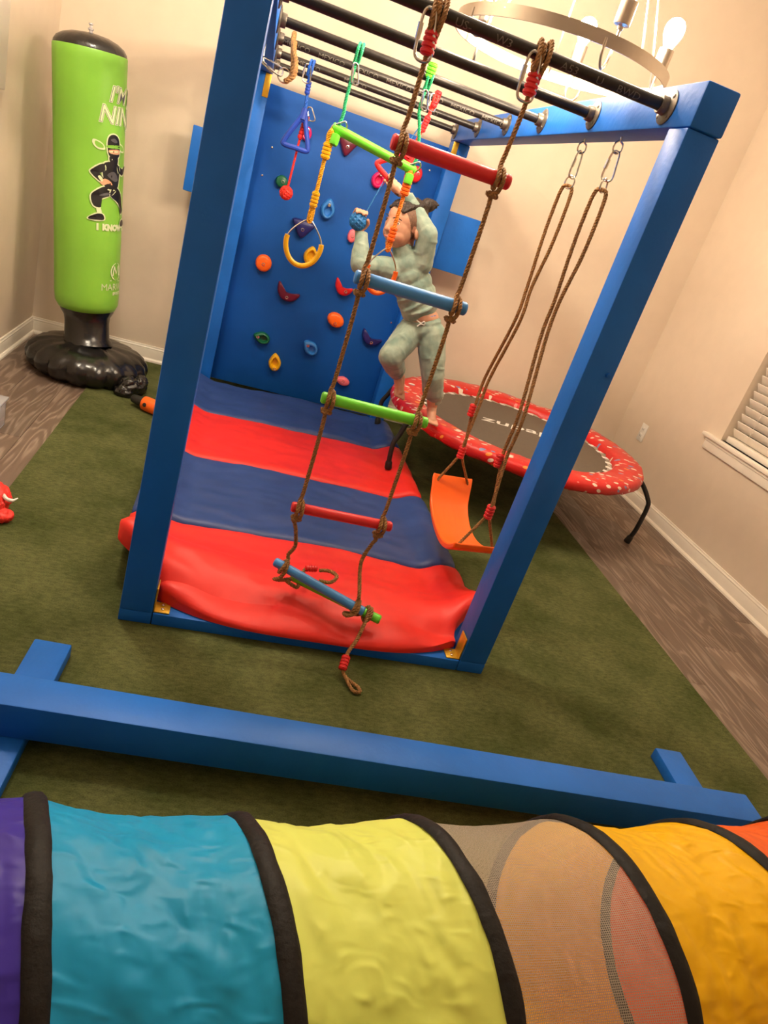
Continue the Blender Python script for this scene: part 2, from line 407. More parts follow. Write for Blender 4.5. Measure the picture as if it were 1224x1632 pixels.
def blob(g, name, mats, parent=None, voxel=0.005, smooth=4, disp=0.0, dscale=0.05):
    me0 = g.mesh(name + '_src', mats, 0)
    t = bpy.data.objects.new(name + '_src', me0); COL.objects.link(t)
    r = t.modifiers.new('r', 'REMESH'); r.mode = 'VOXEL'; r.voxel_size = voxel
    if smooth: sm = t.modifiers.new('s', 'SMOOTH'); sm.factor = 0.5; sm.iterations = smooth
    if disp:
        tx = bpy.data.textures.new(name + '_folds', 'CLOUDS'); tx.noise_scale = dscale
        d = t.modifiers.new('d', 'DISPLACE'); d.texture = tx; d.strength = disp; d.mid_level = 0.5
    dg = bpy.context.evaluated_depsgraph_get(); dg.update()
    me = bpy.data.meshes.new_from_object(t.evaluated_get(dg)); me.name = name
    bpy.data.objects.remove(t); bpy.data.meshes.remove(me0)
    me.materials.clear()
    for m in (mats if isinstance(mats, (list, tuple)) else [mats]): me.materials.append(MT[m])
    me.polygons.foreach_set('use_smooth', [True] * len(me.polygons))
    return link(name, me, parent)

def text_geo(txt, size, fn, g=None, mi=0, shear=0.0, bold=0.0, seg=0.0):
    cu = bpy.data.curves.new('txt', 'FONT'); cu.body = txt; cu.size = size; cu.align_x = 'CENTER'; cu.align_y = 'CENTER'
    cu.shear = shear; cu.offset = bold; cu.resolution_u = 2
    o = bpy.data.objects.new('txt', cu); COL.objects.link(o)
    dg = bpy.context.evaluated_depsgraph_get(); dg.update()
    me = bpy.data.meshes.new_from_object(o.evaluated_get(dg))
    g = g or G()
    if seg:                                        # fine enough to bend round a pipe or the bag
        bm = bmesh.new(); bm.from_mesh(me); bmesh.ops.triangulate(bm, faces=bm.faces)
        for _ in range(5):
            ed = [e for e in bm.edges if e.calc_length() > seg]
            if not ed: break
            bmesh.ops.subdivide_edges(bm, edges=ed, cuts=1); bmesh.ops.triangulate(bm, faces=bm.faces)
        bm.to_mesh(me); bm.free()
    g.add([fn(q.co.x, q.co.y) for q in me.vertices], [tuple(p.vertices) for p in me.polygons], mi)
    bpy.data.objects.remove(o); bpy.data.curves.remove(cu); bpy.data.meshes.remove(me)
    return g

def ss(a, b, x):
    t = min(1, max(0, (x - a) / (b - a))); return t * t * (3 - 2 * t)

def rung_mat(axis):                                   # rotation whose local z follows axis
    return V((0, 0, 1)).rotation_difference(V(axis).normalized()).to_matrix()

def sleeve(c, axis, r=0.013, h=0.045, ribs=4, mi=0, g=None):   # ribbed moulded rope clamp
    g = g or G(); prof = [(r * 0.55, -h / 2), (r * 0.9, -h / 2 + 0.002)]
    for k in range(ribs):
        z0 = -h / 2 + 0.003 + (h - 0.006) * k / ribs; d = (h - 0.006) / ribs
        prof += [(r * 0.82, z0 + d * 0.05), (r, z0 + d * 0.25), (r, z0 + d * 0.75), (r * 0.82, z0 + d * 0.95)]
    prof += [(r * 0.9, h / 2 - 0.002), (r * 0.55, h / 2)]
    return g.lathe(prof, axis, c, 12, mi)

def carabiner(c, up, side, h=0.075, w_=0.036, r=0.0035, g=None, mi=0, gate=True):
    g = g or G(); up = V(up).normalized(); side = V(side).normalized(); c = V(c); P = []
    for x, z in [(0.0, 0.5), (0.26, 0.46), (0.36, 0.36), (0.44, 0.0), (0.5, -0.3), (0.40, -0.45), (0.1, -0.5), (-0.3, -0.47), (-0.46, -0.36), (-0.45, -0.1), (-0.40, 0.2), (-0.32, 0.40), (-0.18, 0.48)]:
        P.append(c + side * x * w_ + up * z * h)
    g.tube(catmull(P, 4, True), r, 7, True, mi)
    if gate:
        a = c + side * -0.44 * w_ + up * -0.12 * h; b = c + side * -0.39 * w_ + up * 0.2 * h
        g.tube([a, b], r * 1.7, 8, False, mi)
    return g

def ring_path(c, r, ax_u, ax_v, n=24):
    return [V(c) + V(ax_u) * r * math.cos(2 * PI * k / n) + V(ax_v) * r * math.sin(2 * PI * k / n) for k in range(n)]

# ================================================================== the room
FZ = -0.012                                       # floor level; the rug's top is z = 0
XL, XR, YB, YF, ZC = -0.93, 2.81, 2.56, -3.3, 2.86
def struct(name, g, mat, smooth=35):
    return tag(g.obj(name, mat, None, smooth), kind='structure')

fl = struct('floor', G().box((XL - .1, YF - .1, FZ - .06), (XR + .1, YB + .1, FZ - .0062)), 'dark_rubber', 0)
pw, plen = 0.18, 1.22
pm = G().box((-pw / 2 + .0006, -plen / 2 + .0006, -.006), (pw / 2 - .0006, plen / 2 - .0006, 0), bev=.0008).mesh('plank', 'plank')
ncol = int((XR - XL) / pw) + 1
for i in range(ncol):
    x = XL + pw / 2 + i * pw
    if -0.475 + pw < x < 2.04 - pw: continue      # wholly under the rug
    yo = YF + plen / 2 - (i * 0.47 % plen)
    for k in range(7):
        y = yo + k * plen
        if y - plen / 2 > YB: continue
        p = link('plank', pm, fl); p.location = (x, y, FZ)
struct('ceiling', G().box((XL - .1, YF - .1, ZC), (XR + .1, YB + .1, ZC + .1)), 'ceiling', 0)
struct('wall_back', G().box((XL - .1, YB, FZ - .06), (XR + .1, YB + .1, ZC)), 'wall', 0)
struct('wall_left', G().box((XL - .1, YF, FZ - .06), (XL, YB, ZC)), 'wall', 0)
struct('wall_front', G().box((XL - .1, YF - .1, FZ - .06), (XR + .1, YF, ZC)), 'wall', 0)
WY0, WY1, WZ0, WZ1 = 0.50, 1.575, 0.625, 2.0      # window opening
g = G()
g.box((XR, YF, FZ - .06), (XR + .14, YB, WZ0)).box((XR, YF, WZ1), (XR + .14, YB, ZC))
g.box((XR, YF, WZ0), (XR + .14, WY0, WZ1)).box((XR, WY1, WZ0), (XR + .14, YB, WZ1))
struct('wall_right', g, 'wall', 0)

def board_profile(name, p0, p1, inward):
    p0 = V(p0); p1 = V(p1); n = V(inward)
    base = [(0, 0), (.026, 0), (.025, .010), (.019, .017), (.013, .019), (.013, .066), (.011, .072), (.012, .078), (.008, .084), (.007, .091), (0, .092)]
    f = lambda x, y, d: p0.lerp(p1, d) + n * x + V((0, 0, FZ + y))
    return struct(name, G().prism(base, 1.0, f), 'trim', 25)
board_profile('baseboard_back', (XL, YB, 0), (XR, YB, 0), (0, -1, 0))
board_profile('baseboard_left', (XL, YF, 0), (XL, YB, 0), (1, 0, 0))
board_profile('baseboard_right', (XR, YF, 0), (XR, YB, 0), (-1, 0, 0))

# window: glass, sash, stool and apron; the blind is a thing of its own
wn = thing('window_1', (XR, (WY0 + WY1) / 2, WZ0), kind='structure')
G().box((XR + .105, WY0 + .04, WZ0 + .04), (XR + .111, WY1 - .04, WZ1 - .04)).obj('pane', 'glass_dark', wn)
g = G()
for lo, hi in (((WY0, WZ0), (WY1, WZ0 + .045)), ((WY0, WZ1 - .045), (WY1, WZ1)), ((WY0, WZ0), (WY0 + .045, WZ1)), ((WY1 - .045, WZ0), (WY1, WZ1)), ((WY0, 1.30), (WY1, 1.34))):
    g.box((XR + .095, lo[0], lo[1]), (XR + .125, hi[0], hi[1]))
g.obj('window_frame', 'trim', wn)
G().box((XR - .032, WY0 - .13, WZ0 - .022), (XR + .09, WY1 + .13, WZ0), bev=.005).obj('window_sill', 'trim', wn)
G().box((XR - .014, WY0 - .10, WZ0 - .085), (XR, WY1 + .10, WZ0 - .022), bev=.003).box((XR - .019, WY0 - .10, WZ0 - .04), (XR, WY1 + .10, WZ0 - .022), bev=.003).obj('window_apron', 'trim', wn)
bl = thing('window_blind', (XR + .045, (WY0 + WY1) / 2, WZ0), 'white slatted blind closed over the window in the right wall', 'blind')
sl_m = G().box((-.003, WY0 + .012, -.024), (.003, WY1 - .012, .024), bev=.0014, mat=Matrix.Rotation(math.radians(-30), 4, 'Y')).mesh('slat', 'trim')
for k in range(30):
    z = WZ0 + .060 + k * .0435
    if z > WZ1 - .05: break
    o = link('slat', sl_m, bl); o.location = (XR + .045, 0, z)
G().box((XR + .022, WY0 + .012, WZ0 + .0005), (XR + .068, WY1 - .012, WZ0 + .034), bev=.004).obj('bottom_rail', 'trim', bl)
for y in (WY0 + .16, WY1 - .16):
    G().tube([(XR + .022, y, WZ0 + .03), (XR + .022, y, WZ1 - .05)], .0012, 5).obj('cord', 'trim', bl)
G().box((XR + .015, WY0 + .01, WZ1 - .05), (XR + .075, WY1 - .01, WZ1), bev=.003).obj('head_rail', 'trim', bl)

ot = thing('wall_outlet', (XR, 2.27, .40), 'white duplex wall outlet low on the right wall behind the trampoline', 'outlet')
G().box((XR - .006, 2.235, .343), (XR, 2.305, .457), bev=.002).obj('cover_plate', 'white', ot)
for z in (.378, .422):
    sk = G().box((XR - .009, 2.254, z - .014), (XR - .005, 2.286, z + .014), bev=.0015).obj('socket_face', 'white', ot)
    G().box((XR - .0096, 2.262, z - .006), (XR - .0089, 2.265, z + .006)).box((XR - .0096, 2.275, z - .006), (XR - .0089, 2.278, z + .006)).obj('slot', 'grey_print', sk)

# white casing of the doorway on the left wall, seen at the very edge
g = G().box((XL, 1.20, 1.18), (XL + .022, 1.765, 2.3), bev=.004)
struct('trim_1', g, 'trim')

# ================================================================== rug
g = G(); nx, ny = 40, 66; x0, x1, y0, y1 = -0.475, 2.04, -2.0, 2.50
vs = []; fs = []
for j in range(ny + 1):
    for i in range(nx + 1):
        x = x0 + (x1 - x0) * i / nx; y = y0 + (y1 - y0) * j / ny
        e = 0.004 * noise.noise(V((y * 2.2, 1.3 if i == 0 else 7.7, 0))) if i in (0, nx) else 0
        vs.append((x + e, y, -0.002 if i in (0, nx) or j in (0, ny) else 0.0))
for j in range(ny):
    for i in range(nx): fs.append((j * (nx + 1) + i, j * (nx + 1) + i + 1, (j + 1) * (nx + 1) + i + 1, (j + 1) * (nx + 1) + i))
g.add(vs, fs); g.box((x0 + .002, y0, FZ), (x1 - .002, y1, -.003))
tag(g.obj('rug', 'turf', None), 'green artificial turf rug covering most of the wooden floor', 'rug')

# ================================================================== monkey bar frame
W, P, H, BH = 1.131, 0.089, 1.702, 0.098
ZB = H - BH
fr = thing('monkey_bar_frame', (W / 2, 1.2, 0), 'tall blue wooden monkey bar frame with black pipe rungs and climbing panel', 'climbing frame')
YK = 2.36                                          # back face of the rear posts
for x in (0, W - P):
    for y in (0.0, YK - P):
        G().box((x, y, .038), (x + P, y + P, ZB), bev=.004).obj('post', 'blue', fr)
    G().box((x - .001, -.006, ZB + .001), (x + P + .001, YK + .01, H), bev=.006).obj('top_beam', 'blue', fr)
    G().box((x, 0, 0), (x + P, YK, .038), bev=.003).obj('base_plank', 'blue', fr)
G().box((P + .002, 0, 0), (W - P - .002, .10, .038), bev=.003).obj('base_plank', 'blue', fr)
RY = (.135, .572, 1.012, 1.427, 1.867, 2.300)
RZ = 1.652
PRX = .0145
for k, y in enumerate(RY):
    rg = G().tube([(P + .004, y, RZ), (W - P - .004, y, RZ)], PRX, 14).obj('rung', 'pipe', fr)
    for x, d in ((P, 1), (W - P, -1)):
        gg = G().lathe([(.040, 0), (.040, .004), (.037, .006), (.0215, .009), (.0205, .024), (.019, .026), (.0146, .026)], (d, 0, 0), (x, y, RZ), 22)
        for q in range(4):
            a = PI / 4 + q * PI / 2
            gg.lathe([(.006, .0055), (.0055, .008), (.003, .009)], (d, 0, 0), (x, y + .03 * math.cos(a), RZ + .03 * math.sin(a)), 8)
        gg.obj('flange', 'flange', rg)
    words = {0: (('US-', -.07), ('W3', .03), ('H', .12), ('A53', .20), ('U', .28), ('BWD', .36)), 3: tuple(('MEXICO', -.40 + .135 * q) for q in range(7)), 4: (('MEXICO', -.33), ('MEXICO', -.12), ('MEXICO', .22))}.get(k, ())
    rr = PRX + .0004
    for word, wx in words:
        def fn2(u, v, y=y, el=math.radians(-28), wx=wx):
            a = el + v / rr
            return V((W / 2 + wx + u * 1.15, y - rr * math.cos(a), RZ + rr * math.sin(a)))
        text_geo(word, .024, fn2, seg=.005).obj('lettering', 'pipe_print', rg, 0)
# climbing panel and the board behind it
pn = G().box((-.004, YK + .002, .04), (W - .02, YK + .022, 1.572), bev=.002).obj('climbing_panel', 'panel', fr)
PF = YK + .002
G().box((-.235, YK + .024, .975), (1.37, YK + .062, 1.285), bev=.004).obj('stabiliser_board', 'blue', fr)
# yellow angle brackets
def bracket(p, dx, dz, sx, wy):
    g = G(); x, y, z = p
    g.box((min(x, x + dx * sx), y, z), (max(x, x + dx * sx), y + wy, z + .004), bev=.001)
    g.box((min(x, x + dx * .004), y, min(z, z + dz * .08)), (max(x, x + dx * .004), y + wy, max(z, z + dz * .08)), bev=.001)
    for q in (.3, .7):
        g.lathe([(.005, 0), (.0045, .003), (.001, .004)], (0, 0, 1 if dz > 0 else -1), (x + dx * sx * .55, y + wy * q, z + (.004 if dz > 0 else 0)), 8, mi=1)
    return g.obj('angle_bracket', ['yellow_metal', 'steel'], fr)
bracket((P + .001, .006, .0385), 1, 1, .045, .05)
bracket((W - P - .001, .006, .0385), -1, 1, .045, .05)
G().box((W - P - .001, YK - P - .004, 1.50), (W - P + .028, YK - P, ZB - .002), bev=.001).obj('angle_bracket', 'yellow_metal', fr)
G().box((P - .028, YK - P - .004, 1.50), (P + .001, YK - P, ZB - .002), bev=.001).obj('angle_bracket', 'yellow_metal', fr)
# panel screws
for x, z in ((.16, 1.30), (.14, 1.16), (.98, 1.44), (1.02, .62), (.06, .70)):
    G().lathe([(.006, 0), (.005, .003), (.001, .004)], (0, -1, 0), (x, PF, z), 8).obj('screw', 'steel', pn)
# bolt knocked into the right front post
G().lathe([(.007, 0), (.007, .006), (.003, .007)], (0, -1, 0), (W - .018, -.0, 1.02), 6).obj('bolt_head', 'blue', fr)

# climbing holds
def hold(cx, cz, outline, h, mat, bolt=(0, 0), scoop=None, sc=1.0, rot=0.0, label=None):
    n = len(outline); g = G(); ca, sa = math.cos(rot), math.sin(rot)
    def T(u, v, d):
        u *= sc; v *= sc
        return V((cx + u * ca - v * sa, PF - d, cz + u * sa + v * ca))
    mx = sum(p[0] for p in outline) / n; mz = sum(p[1] for p in outline) / n
    if scoop: mx, mz = scoop[0], scoop[1]
    lv = [(1.0, 0), (1.0, h * .45), (.95, h * .72), (.86, h * .92), (.72, h)]
    lv += ([(.60, h * .97), (.50, h * .75), (.38, h * .45), (.0, h * .40)] if scoop else [(.5, h * 1.06), (.25, h * 1.1), (.0, h * 1.1)])
    vs = []; fs = []
    for s_, d in lv:
        for u, v in outline: vs.append(T(mx + (u - mx) * max(s_, .01), mz + (v - mz) * max(s_, .01), d))
    for i in range(len(lv) - 1):
        for k in range(n): fs.append((i * n + k, i * n + (k + 1) % n, (i + 1) * n + (k + 1) % n, (i + 1) * n + k))
    fs.append(tuple((len(lv) - 1) * n + k for k in range(n)))
    g.add(vs, fs)
    b = T(bolt[0], bolt[1], 0); hb = h * (1.08 if not scoop else 1.0)
    g.lathe([(.009, h * .5), (.009, hb + .001), (.006, hb + .0015), (.0055, hb - .001), (.001, hb - .001)], (0, -1, 0), b, 12, mi=1)
    o = g.obj('climbing_hold', [mat, 'steel'], pn, 40)
    if label: o['label'] = label
    return o
def ell(a, b, n=20, pw_=1.0): return [(a * math.cos(2 * PI * k / n), b * math.sin(2 * PI * k / n)) for k in range(n)]
def drop(a, b, n=22):        # pear shape, narrow end up
    return [(a * math.cos(t) * (1 - .42 * max(0, math.sin(t)) ** 1.2), b * math.sin(t) + .0) for t in [2 * PI * k / n for k in range(n)]]
def tri(a, b, n=21):         # rounded triangle, point down
    P_ = [(-a, b * .55), (0, b * .72), (a, b * .55), (a * .62, -b * .25), (0, -b), (-a * .62, -b * .25)]
    return [(p.x, p.y) for p in catmull([(x, y, 0) for x, y in P_], 4, True)]
def crescent(a, b):
    P_ = [(-a, b), (-a * .95, 0), (-a * .55, -b * .75), (0, -b), (a * .6, -b * .75), (a, -b * .05), (a * .9, b * .22), (a * .3, b * .02), (-a * .3, b * .12), (-a * .66, b * .5), (-a * .75, b * .95)]
    return [(p.x, p.y) for p in catmull([(x, y, 0) for x, y in P_], 3, True)]
hold(.526, 1.425, tri(.052, .055), .035, 'maroon', (0, -.01), label='dark maroon triangular climbing hold')
hold(.312, 1.412, ell(.026, .034), .03, 'magenta', (0, .018), scoop=(0, -.006), label='magenta scooped climbing hold')
hold(.243, 1.160, ell(.033, .031), .028, 'forest', (.006, .002), label='round green climbing hold')
hold(.508, 1.103, drop(.038, .054), .036, 'sky', (0, .020), scoop=(0, -.016), label='blue teardrop climbing hold')
hold(.402, .974, tri(.062, .056), .036, 'navy', (0, -.008), label='navy triangular climbing hold')
hold(.480, .848, drop(.040, .050), .036, 'yellow', (0, -.032), scoop=(0, .006), label='yellow scooped climbing hold behind the yellow ring')
hold(.242, .740, ell(.044, .045), .034, 'orange', (0, -.004), label='round orange climbing hold')
hold(.408, .622, crescent(.064, .046), .034, 'maroon', (-.004, -.022), label='maroon crescent climbing hold')
hold(.700, .733, crescent(.052, .042), .034, 'red', (.012, -.014), label='red crescent climbing hold')
hold(.702, .550, ell(.050, .040), .040, 'orange', (.004, -.016), rot=-.3, label='oval orange climbing hold')
hold(.321, .342, drop(.034, .048), .034, 'forest', (0, .022), scoop=(0, -.014), rot=1.45, label='green pear shaped climbing hold')
hold(.602, .358, drop(.038, .050), .034, 'sky', (0, .022), scoop=(0, -.014), rot=.95, label='blue pear shaped climbing hold')
hold(.425, .222, drop(.036, .052), .036, 'yellow', (0, -.034), scoop=(0, .006), rot=.15, label='yellow pear shaped climbing hold near the mat')
hold(.934, .503, crescent(.062, .042), .034, 'navy', (.0, -.020), label='navy crescent climbing hold')
hold(.836, .215, drop(.026, .045), .03, 'pink', (.0, .0), rot=1.45, label='pink climbing hold near the mat')
hold(.727, 1.318, drop(.036, .046), .034, 'magenta', (0, .026), scoop=(0, -.006), rot=-.15, label='magenta cup shaped climbing hold')
hold(.912, 1.400, ell(.034, .042), .034, 'red', (.006, .006), label='red climbing hold beside the rear post')
hold(.669, 1.009, ell(.024, .036), .03, 'pink', (0, .0), label='pink climbing hold half hidden by the child')

# ================================================================== folding mat: four panels two feet deep
mt = thing('folding_mat', (.55, 1.2, 0), 'red and blue striped vinyl folding mat inside the monkey bar frame', 'mat')
def xl(y): return .094 + (-.055 - .094) * ss(.085, .20, y) + .05 * ss(1.9, 2.3, y) + .055 * ss(2.2, 2.28, y)
def xr(y): return 1.036 + (1.160 - 1.036) * ss(.10, .26, y) - .015 * ss(.5, 1.5, y) - .10 * ss(2.15, 2.27, y)
def matz(x, y, t):               # t: 0..1 across the mat
    z = .052 + .040 * (1 - ss(.0, .13, x)) + .040 * ss(.99, 1.10, x)
    z += .020 * math.sin(PI * min(1, max(0, t)))
    n1 = noise.noise(V((x * 3.1, y * 2.3, .3))); n2 = noise.noise(V((x * 5 - y * 4, y * 11 + x * 3, 2.1))); n3 = noise.noise(V((x * 14, y * 26, 5.0)))
    z += .010 * n1 + .0060 * n2 + .0030 * n3 - .005 * abs(noise.noise(V((x * 6 + y * 5, y * 9 - x * 2, 8.0))))
    if y < .55:                   # the front edge is pinched between the posts and rolls up over the plank
        k = 1 - ss(.02, .42, y)
        rid = .105 * (1 - ss(.0, .42, t)) + .030 + .055 * ss(.72, 1.0, t)
        z += rid * math.sin(PI * min(1, k)) ** 1.0 * (.75 + .25 * k)
        z += .012 * k * math.sin(t * 17 + y * 9)
    return z
edges = [(-.012, .525), (.525, 1.135), (1.135, 1.735), (1.735, 2.272)]
for q, (ya, yb) in enumerate(edges):
    nx, ny = 64, 40; vs = []; fs = []
    for j in range(ny + 1):
        s_ = j / ny
        for i in range(nx + 1):
            t = i / nx
            y = ya + (yb - ya) * s_ + (.012 * math.sin(t * 5 + q) * (0 if q == 0 and j < 8 else 1)) + .05 * (t - .35) * (1 if q or j > ny // 2 else 2 * s_)
            yy = max(0, y)
            x = xl(yy) + (xr(yy) - xl(yy)) * t
            z = matz(x, yy, t)
            ed = min(s_, 1 - s_) * (yb - ya)
            z -= .020 * math.exp(-(ed / .012) ** 2)            # seams sink between panels
            if q == 0 and s_ < .16:
                d = s_ / .16; ce = (1 - math.sin(PI * t)) ** 2; y0_ = -.020 * (1 - ce) + .068 * ce
                zt = matz(x, .09, t); zl = .046 + .030 * ce
                z = zl + (zt - zl) * math.sin(d * PI / 2); y = y0_ + (.092 - y0_) * (1 - math.cos(d * PI / 2))
                z += .002 * math.sin(t * 31 + 1.3 * math.sin(t * 9)) * math.sin(d * PI)
            ex = min(t, 1 - t) * 1.2
            z -= .016 * math.exp(-(ex / .015) ** 2)
            vs.append(V((x, y, z)))
    for j in range(ny):
        for i in range(nx): fs.append((j * (nx + 1) + i, j * (nx + 1) + i + 1, (j + 1) * (nx + 1) + i + 1, (j + 1) * (nx + 1) + i))
    N_ = len(vs)
    ring = [i for i in range(nx + 1)] + [(j) * (nx + 1) + nx for j in range(1, ny + 1)] + [ny * (nx + 1) + i for i in range(nx - 1, -1, -1)] + [j * (nx + 1) for j in range(ny - 1, 0, -1)]
    low = []
    for r_ in ring:
        p = vs[r_]; inx = P + .002 < p.x < W - P - .002
        low.append(V((p.x, p.y, max(.003 if (inx and p.y > .102) else (.003 if p.x < -.002 or p.x > W + .002 else .0395), p.z - .05))))
    vs += low; m_ = len(ring)
    for k in range(m_): fs.append((ring[k], ring[(k + 1) % m_], N_ + (k + 1) % m_, N_ + k))
    G().add(vs, fs).obj('mat_panel', 'navy_vinyl' if q % 2 else 'red_vinyl', mt, 60)

# ================================================================== rope ladder on the first rung
ld = thing('rope_ladder', (.565, .13, 0), 'brown rope ladder with red blue and green plastic rungs on the front bar', 'rope ladder')
LY = .135
lad = [(1.380, 'red', .0185), (1.062, 'blue_plastic', .0175), (.733, 'green', .0165), (.391, 'red', .0155)]
for z, m, r in lad:
    G().lathe([(r * .8, 0), (r, .004), (r, .014), (r * .97, .015), (r, .016), (r, .294), (r * .97, .295), (r, .296), (r, .306), (r * .8, .310)],
              (1, 0, 0), (.411, LY, z), 18).obj('ladder_rung', m, ld)
b2a, b2b = V((.408, .150, .190)), V((.690, .020, .148))
g2a, g2b = V((.470, .150, .150)), V((.752, .030, .122))
for a, b, m in ((b2a, b2b, 'blue_plastic'), (g2a, g2b, 'green')):
    L_ = (b - a).length
    G().lathe([(.0115, 0), (.0145, .004), (.0145, L_ - .004), (.0115, L_)], b - a, a, 18).obj('ladder_rung', m, ld)
RR = .0062
def knot_pts(x, z, r, dirx):
    q = r + RR * .9
    return [(x, LY, z + r + .045), (x - .004, LY - .004, z + r + .012), (x - .006, LY - q, z), (x - .004, LY - .2 * q, z - q), (x, LY + q, z), (x + .006, LY + .2 * q, z + q),
            (x + .008, LY - q, z + .002), (x + .006, LY - .5 * q, z - q - .006), (x - .012, LY + .004, z - q - .012), (x, LY + .014, z - q - .014), (x + .012, LY, z - q - .016), (x, LY - .012, z - q - .014), (x - .010, LY, z - q - .018), (x, LY, z - q - .032)]
for sgn, x0, bx in ((-1, .432, 0), (1, .690, 1)):
    top = [(x0, LY + .012, RZ + PRX + .012), (x0, LY - PRX - RR, RZ + .004), (x0 + .002, LY - .012, RZ - .045), (x0 + .003, LY - .004, RZ - .12)]
    pts = list(top)
    for z, m, r in lad: pts += knot_pts(x0 + (.002 if sgn < 0 else -.002), z, r, sgn)
    g = G()
    if sgn < 0:
        e = b2a.lerp(b2b, .09)
        pts += [(x0 + .012, LY, .31), (x0 + .022, LY + .004, .262), (x0 + .010, LY + .010, .225), (e.x + .012, e.y, e.z + .024), (e.x, e.y - .020, e.z + .006), (e.x - .006, e.y - .004, e.z - .021), (e.x + .004, e.y + .020, e.z), (e.x + .012, e.y, e.z + .021),
                (e.x + .010, e.y - .020, e.z), (e.x - .002, e.y - .022, e.z - .030), (e.x - .016, e.y - .012, e.z - .044), (e.x + .004, e.y - .004, e.z - .048), (e.x + .020, e.y - .016, e.z - .036), (e.x + .036, e.y - .004, e.z - .038)]
        g.rope(catmull(pts, 5), RR)
        # the slack end lies behind the blue rung
        g.rope(catmull([(.452, .118, .150), (.490, .112, .136), (.500, .160, .142), (.520, .210, .150), (.545, .205, .160)], 6), RR)
    else:
        e = b2a.lerp(b2b, .90); h = g2a.lerp(g2b, .87)
        pts += [(x0 - .012, LY - .004, .32), (x0 - .030, LY - .02, .26), (e.x + .003, e.y + .012, e.z + .045), (e.x + .004, e.y, e.z + .021), (e.x - .006, e.y - .021, e.z), (e.x - .004, e.y, e.z - .021), (e.x + .004, e.y + .021, e.z), (e.x + .010, e.y + .002, e.z + .021), (e.x + .004, e.y - .022, e.z - .004),
                (e.x - .020, e.y - .020, e.z - .022), (e.x - .026, e.y - .002, e.z - .026), (e.x + .004, e.y + .006, e.z - .030), (h.x - .02, h.y + .018, h.z - .016), (h.x, h.y + .022, h.z), (h.x + .004, h.y, h.z + .021), (h.x, h.y - .022, h.z), (h.x - .012, h.y - .010, h.z - .018),
                (h.x - .012, h.y + .018, h.z - .004), (h.x - .004, h.y + .006, h.z + .024), (h.x - .010, h.y - .024, h.z), (.682, -.032, .085), (.660, -.062, .060), (.650, -.085, .048)]
        g.rope(catmull(pts, 5), RR)
        tl = [(.646, -.104, .030), (.650, -.122, .016), (.672, -.142, .010), (.690, -.158, .009), (.694, -.178, .009), (.676, -.180, .009), (.664, -.158, .011), (.650, -.126, .020)]
        g.rope(catmull(tl, 6), RR * .85)
        g.rope(catmull([(.560, .195, .160), (.590, .190, .168), (.612, .160, .172), (.594, .140, .158), (.560, .150, .150)], 6), RR)
    g.obj('rope', 'rope', ld)
    # loop over the pipe, red clamp and carabiner
    G().rope(catmull([(x0 - .006, LY - .010, RZ - .055), (x0 - .010, LY - PRX - .010, RZ - .012), (x0 - .008, LY - .004, RZ + PRX + .012), (x0 - .004, LY + PRX + .010, RZ), (x0, LY + .006, RZ - .05)], 6), RR).rope(
        catmull([(x0 + .010, LY - .010, RZ - .055), (x0 + .014, LY - PRX - .011, RZ - .006), (x0 + .016, LY - .002, RZ + PRX + .016), (x0 + .012, LY + PRX + .010, RZ), (x0 + .006, LY + .006, RZ - .05)], 6), RR).obj('rope_loop', 'rope', ld)
    sleeve((x0 + .001, LY - .010, RZ - .062), (.0, .05, 1), .0165, .052, 4).obj('rope_clamp', 'red', ld)
    carabiner((x0 - .012, LY - .016, RZ - .052), (-.12, -.1, 1), (1, -.3, 0), .100, .040, .0036).obj('carabiner', 'steel', ld)
sleeve((.648, -.094, .038), V((.646, -.104, .030)) - V((.655, -.07, .056)), .0135, .046, 4).obj('rope_clamp', 'red', ld)
sleeve((.535, .205, .156), (1, .1, .1), .011, .040, 4).obj('rope_clamp', 'red', ld)

# ================================================================== swing under the right beam
sw = thing('swing', (1.09, .55, 0), 'orange plastic belt swing hanging on brown ropes from the right beam', 'swing')
def hook(y, g):
    g.tube(catmull([(1.086, y, ZB + .02), (1.086, y, ZB - .008), (1.098, y, ZB - .018), (1.098, y, ZB - .036), (1.086, y, ZB - .044), (1.074, y, ZB - .036), (1.074, y, ZB - .020), (1.084, y, ZB - .010)], 4), .0028, 7)
    return g
for y, yaw in ((.685, .5), (.425, -.9)):
    hook(y, G()).obj('eye_hook', 'steel', sw)
    carabiner((1.086, y - .004, ZB - .078), (0, .04, 1), (math.cos(yaw), math.sin(yaw), 0), .080, .036, .0034).obj('carabiner', 'steel', sw)
    G().tube(ring_path((1.086, y - .006, ZB - .131), .019, (-math.sin(yaw), math.cos(yaw), 0), (0, 0, 1)), .0028, 7, True).obj('steel_ring', 'steel', sw)
# seat: a shallow U along y
SX, SY0, SY1 = 1.100, .300, .800
def seat_z(s): return .225 + .085 * abs(2 * s - 1) ** 2.2 + (.045 * ss(.85, 1.0, s))
vs = []; fs = []; ns, nw = 26, 18
tw = math.radians(10)
def seat_pt(s, u, dz):
    y = SY0 + (SY1 - SY0) * s; hw = .093 * (1 - .14 * math.sin(PI * s))
    c = V((SX + .02 * (s - .5), y, seat_z(s) + dz)); rib = 0
    if .2 < s < .8 and abs(u) < .8: rib = -.003 * (0.5 + .5 * math.cos(u * 22))
    lip = .004 * ss(.82, 1.0, abs(u))
    return c + V((math.cos(tw) * u * hw, math.sin(tw) * u * hw, rib + lip if dz == 0 else 0))
for j in range(ns + 1):
    for i in range(nw + 1): vs.append(seat_pt(j / ns, 2 * i / nw - 1, 0))
for j in range(ns + 1):
    for i in range(nw + 1): vs.append(seat_pt(j / ns, (2 * i / nw - 1) * .98, -.022))
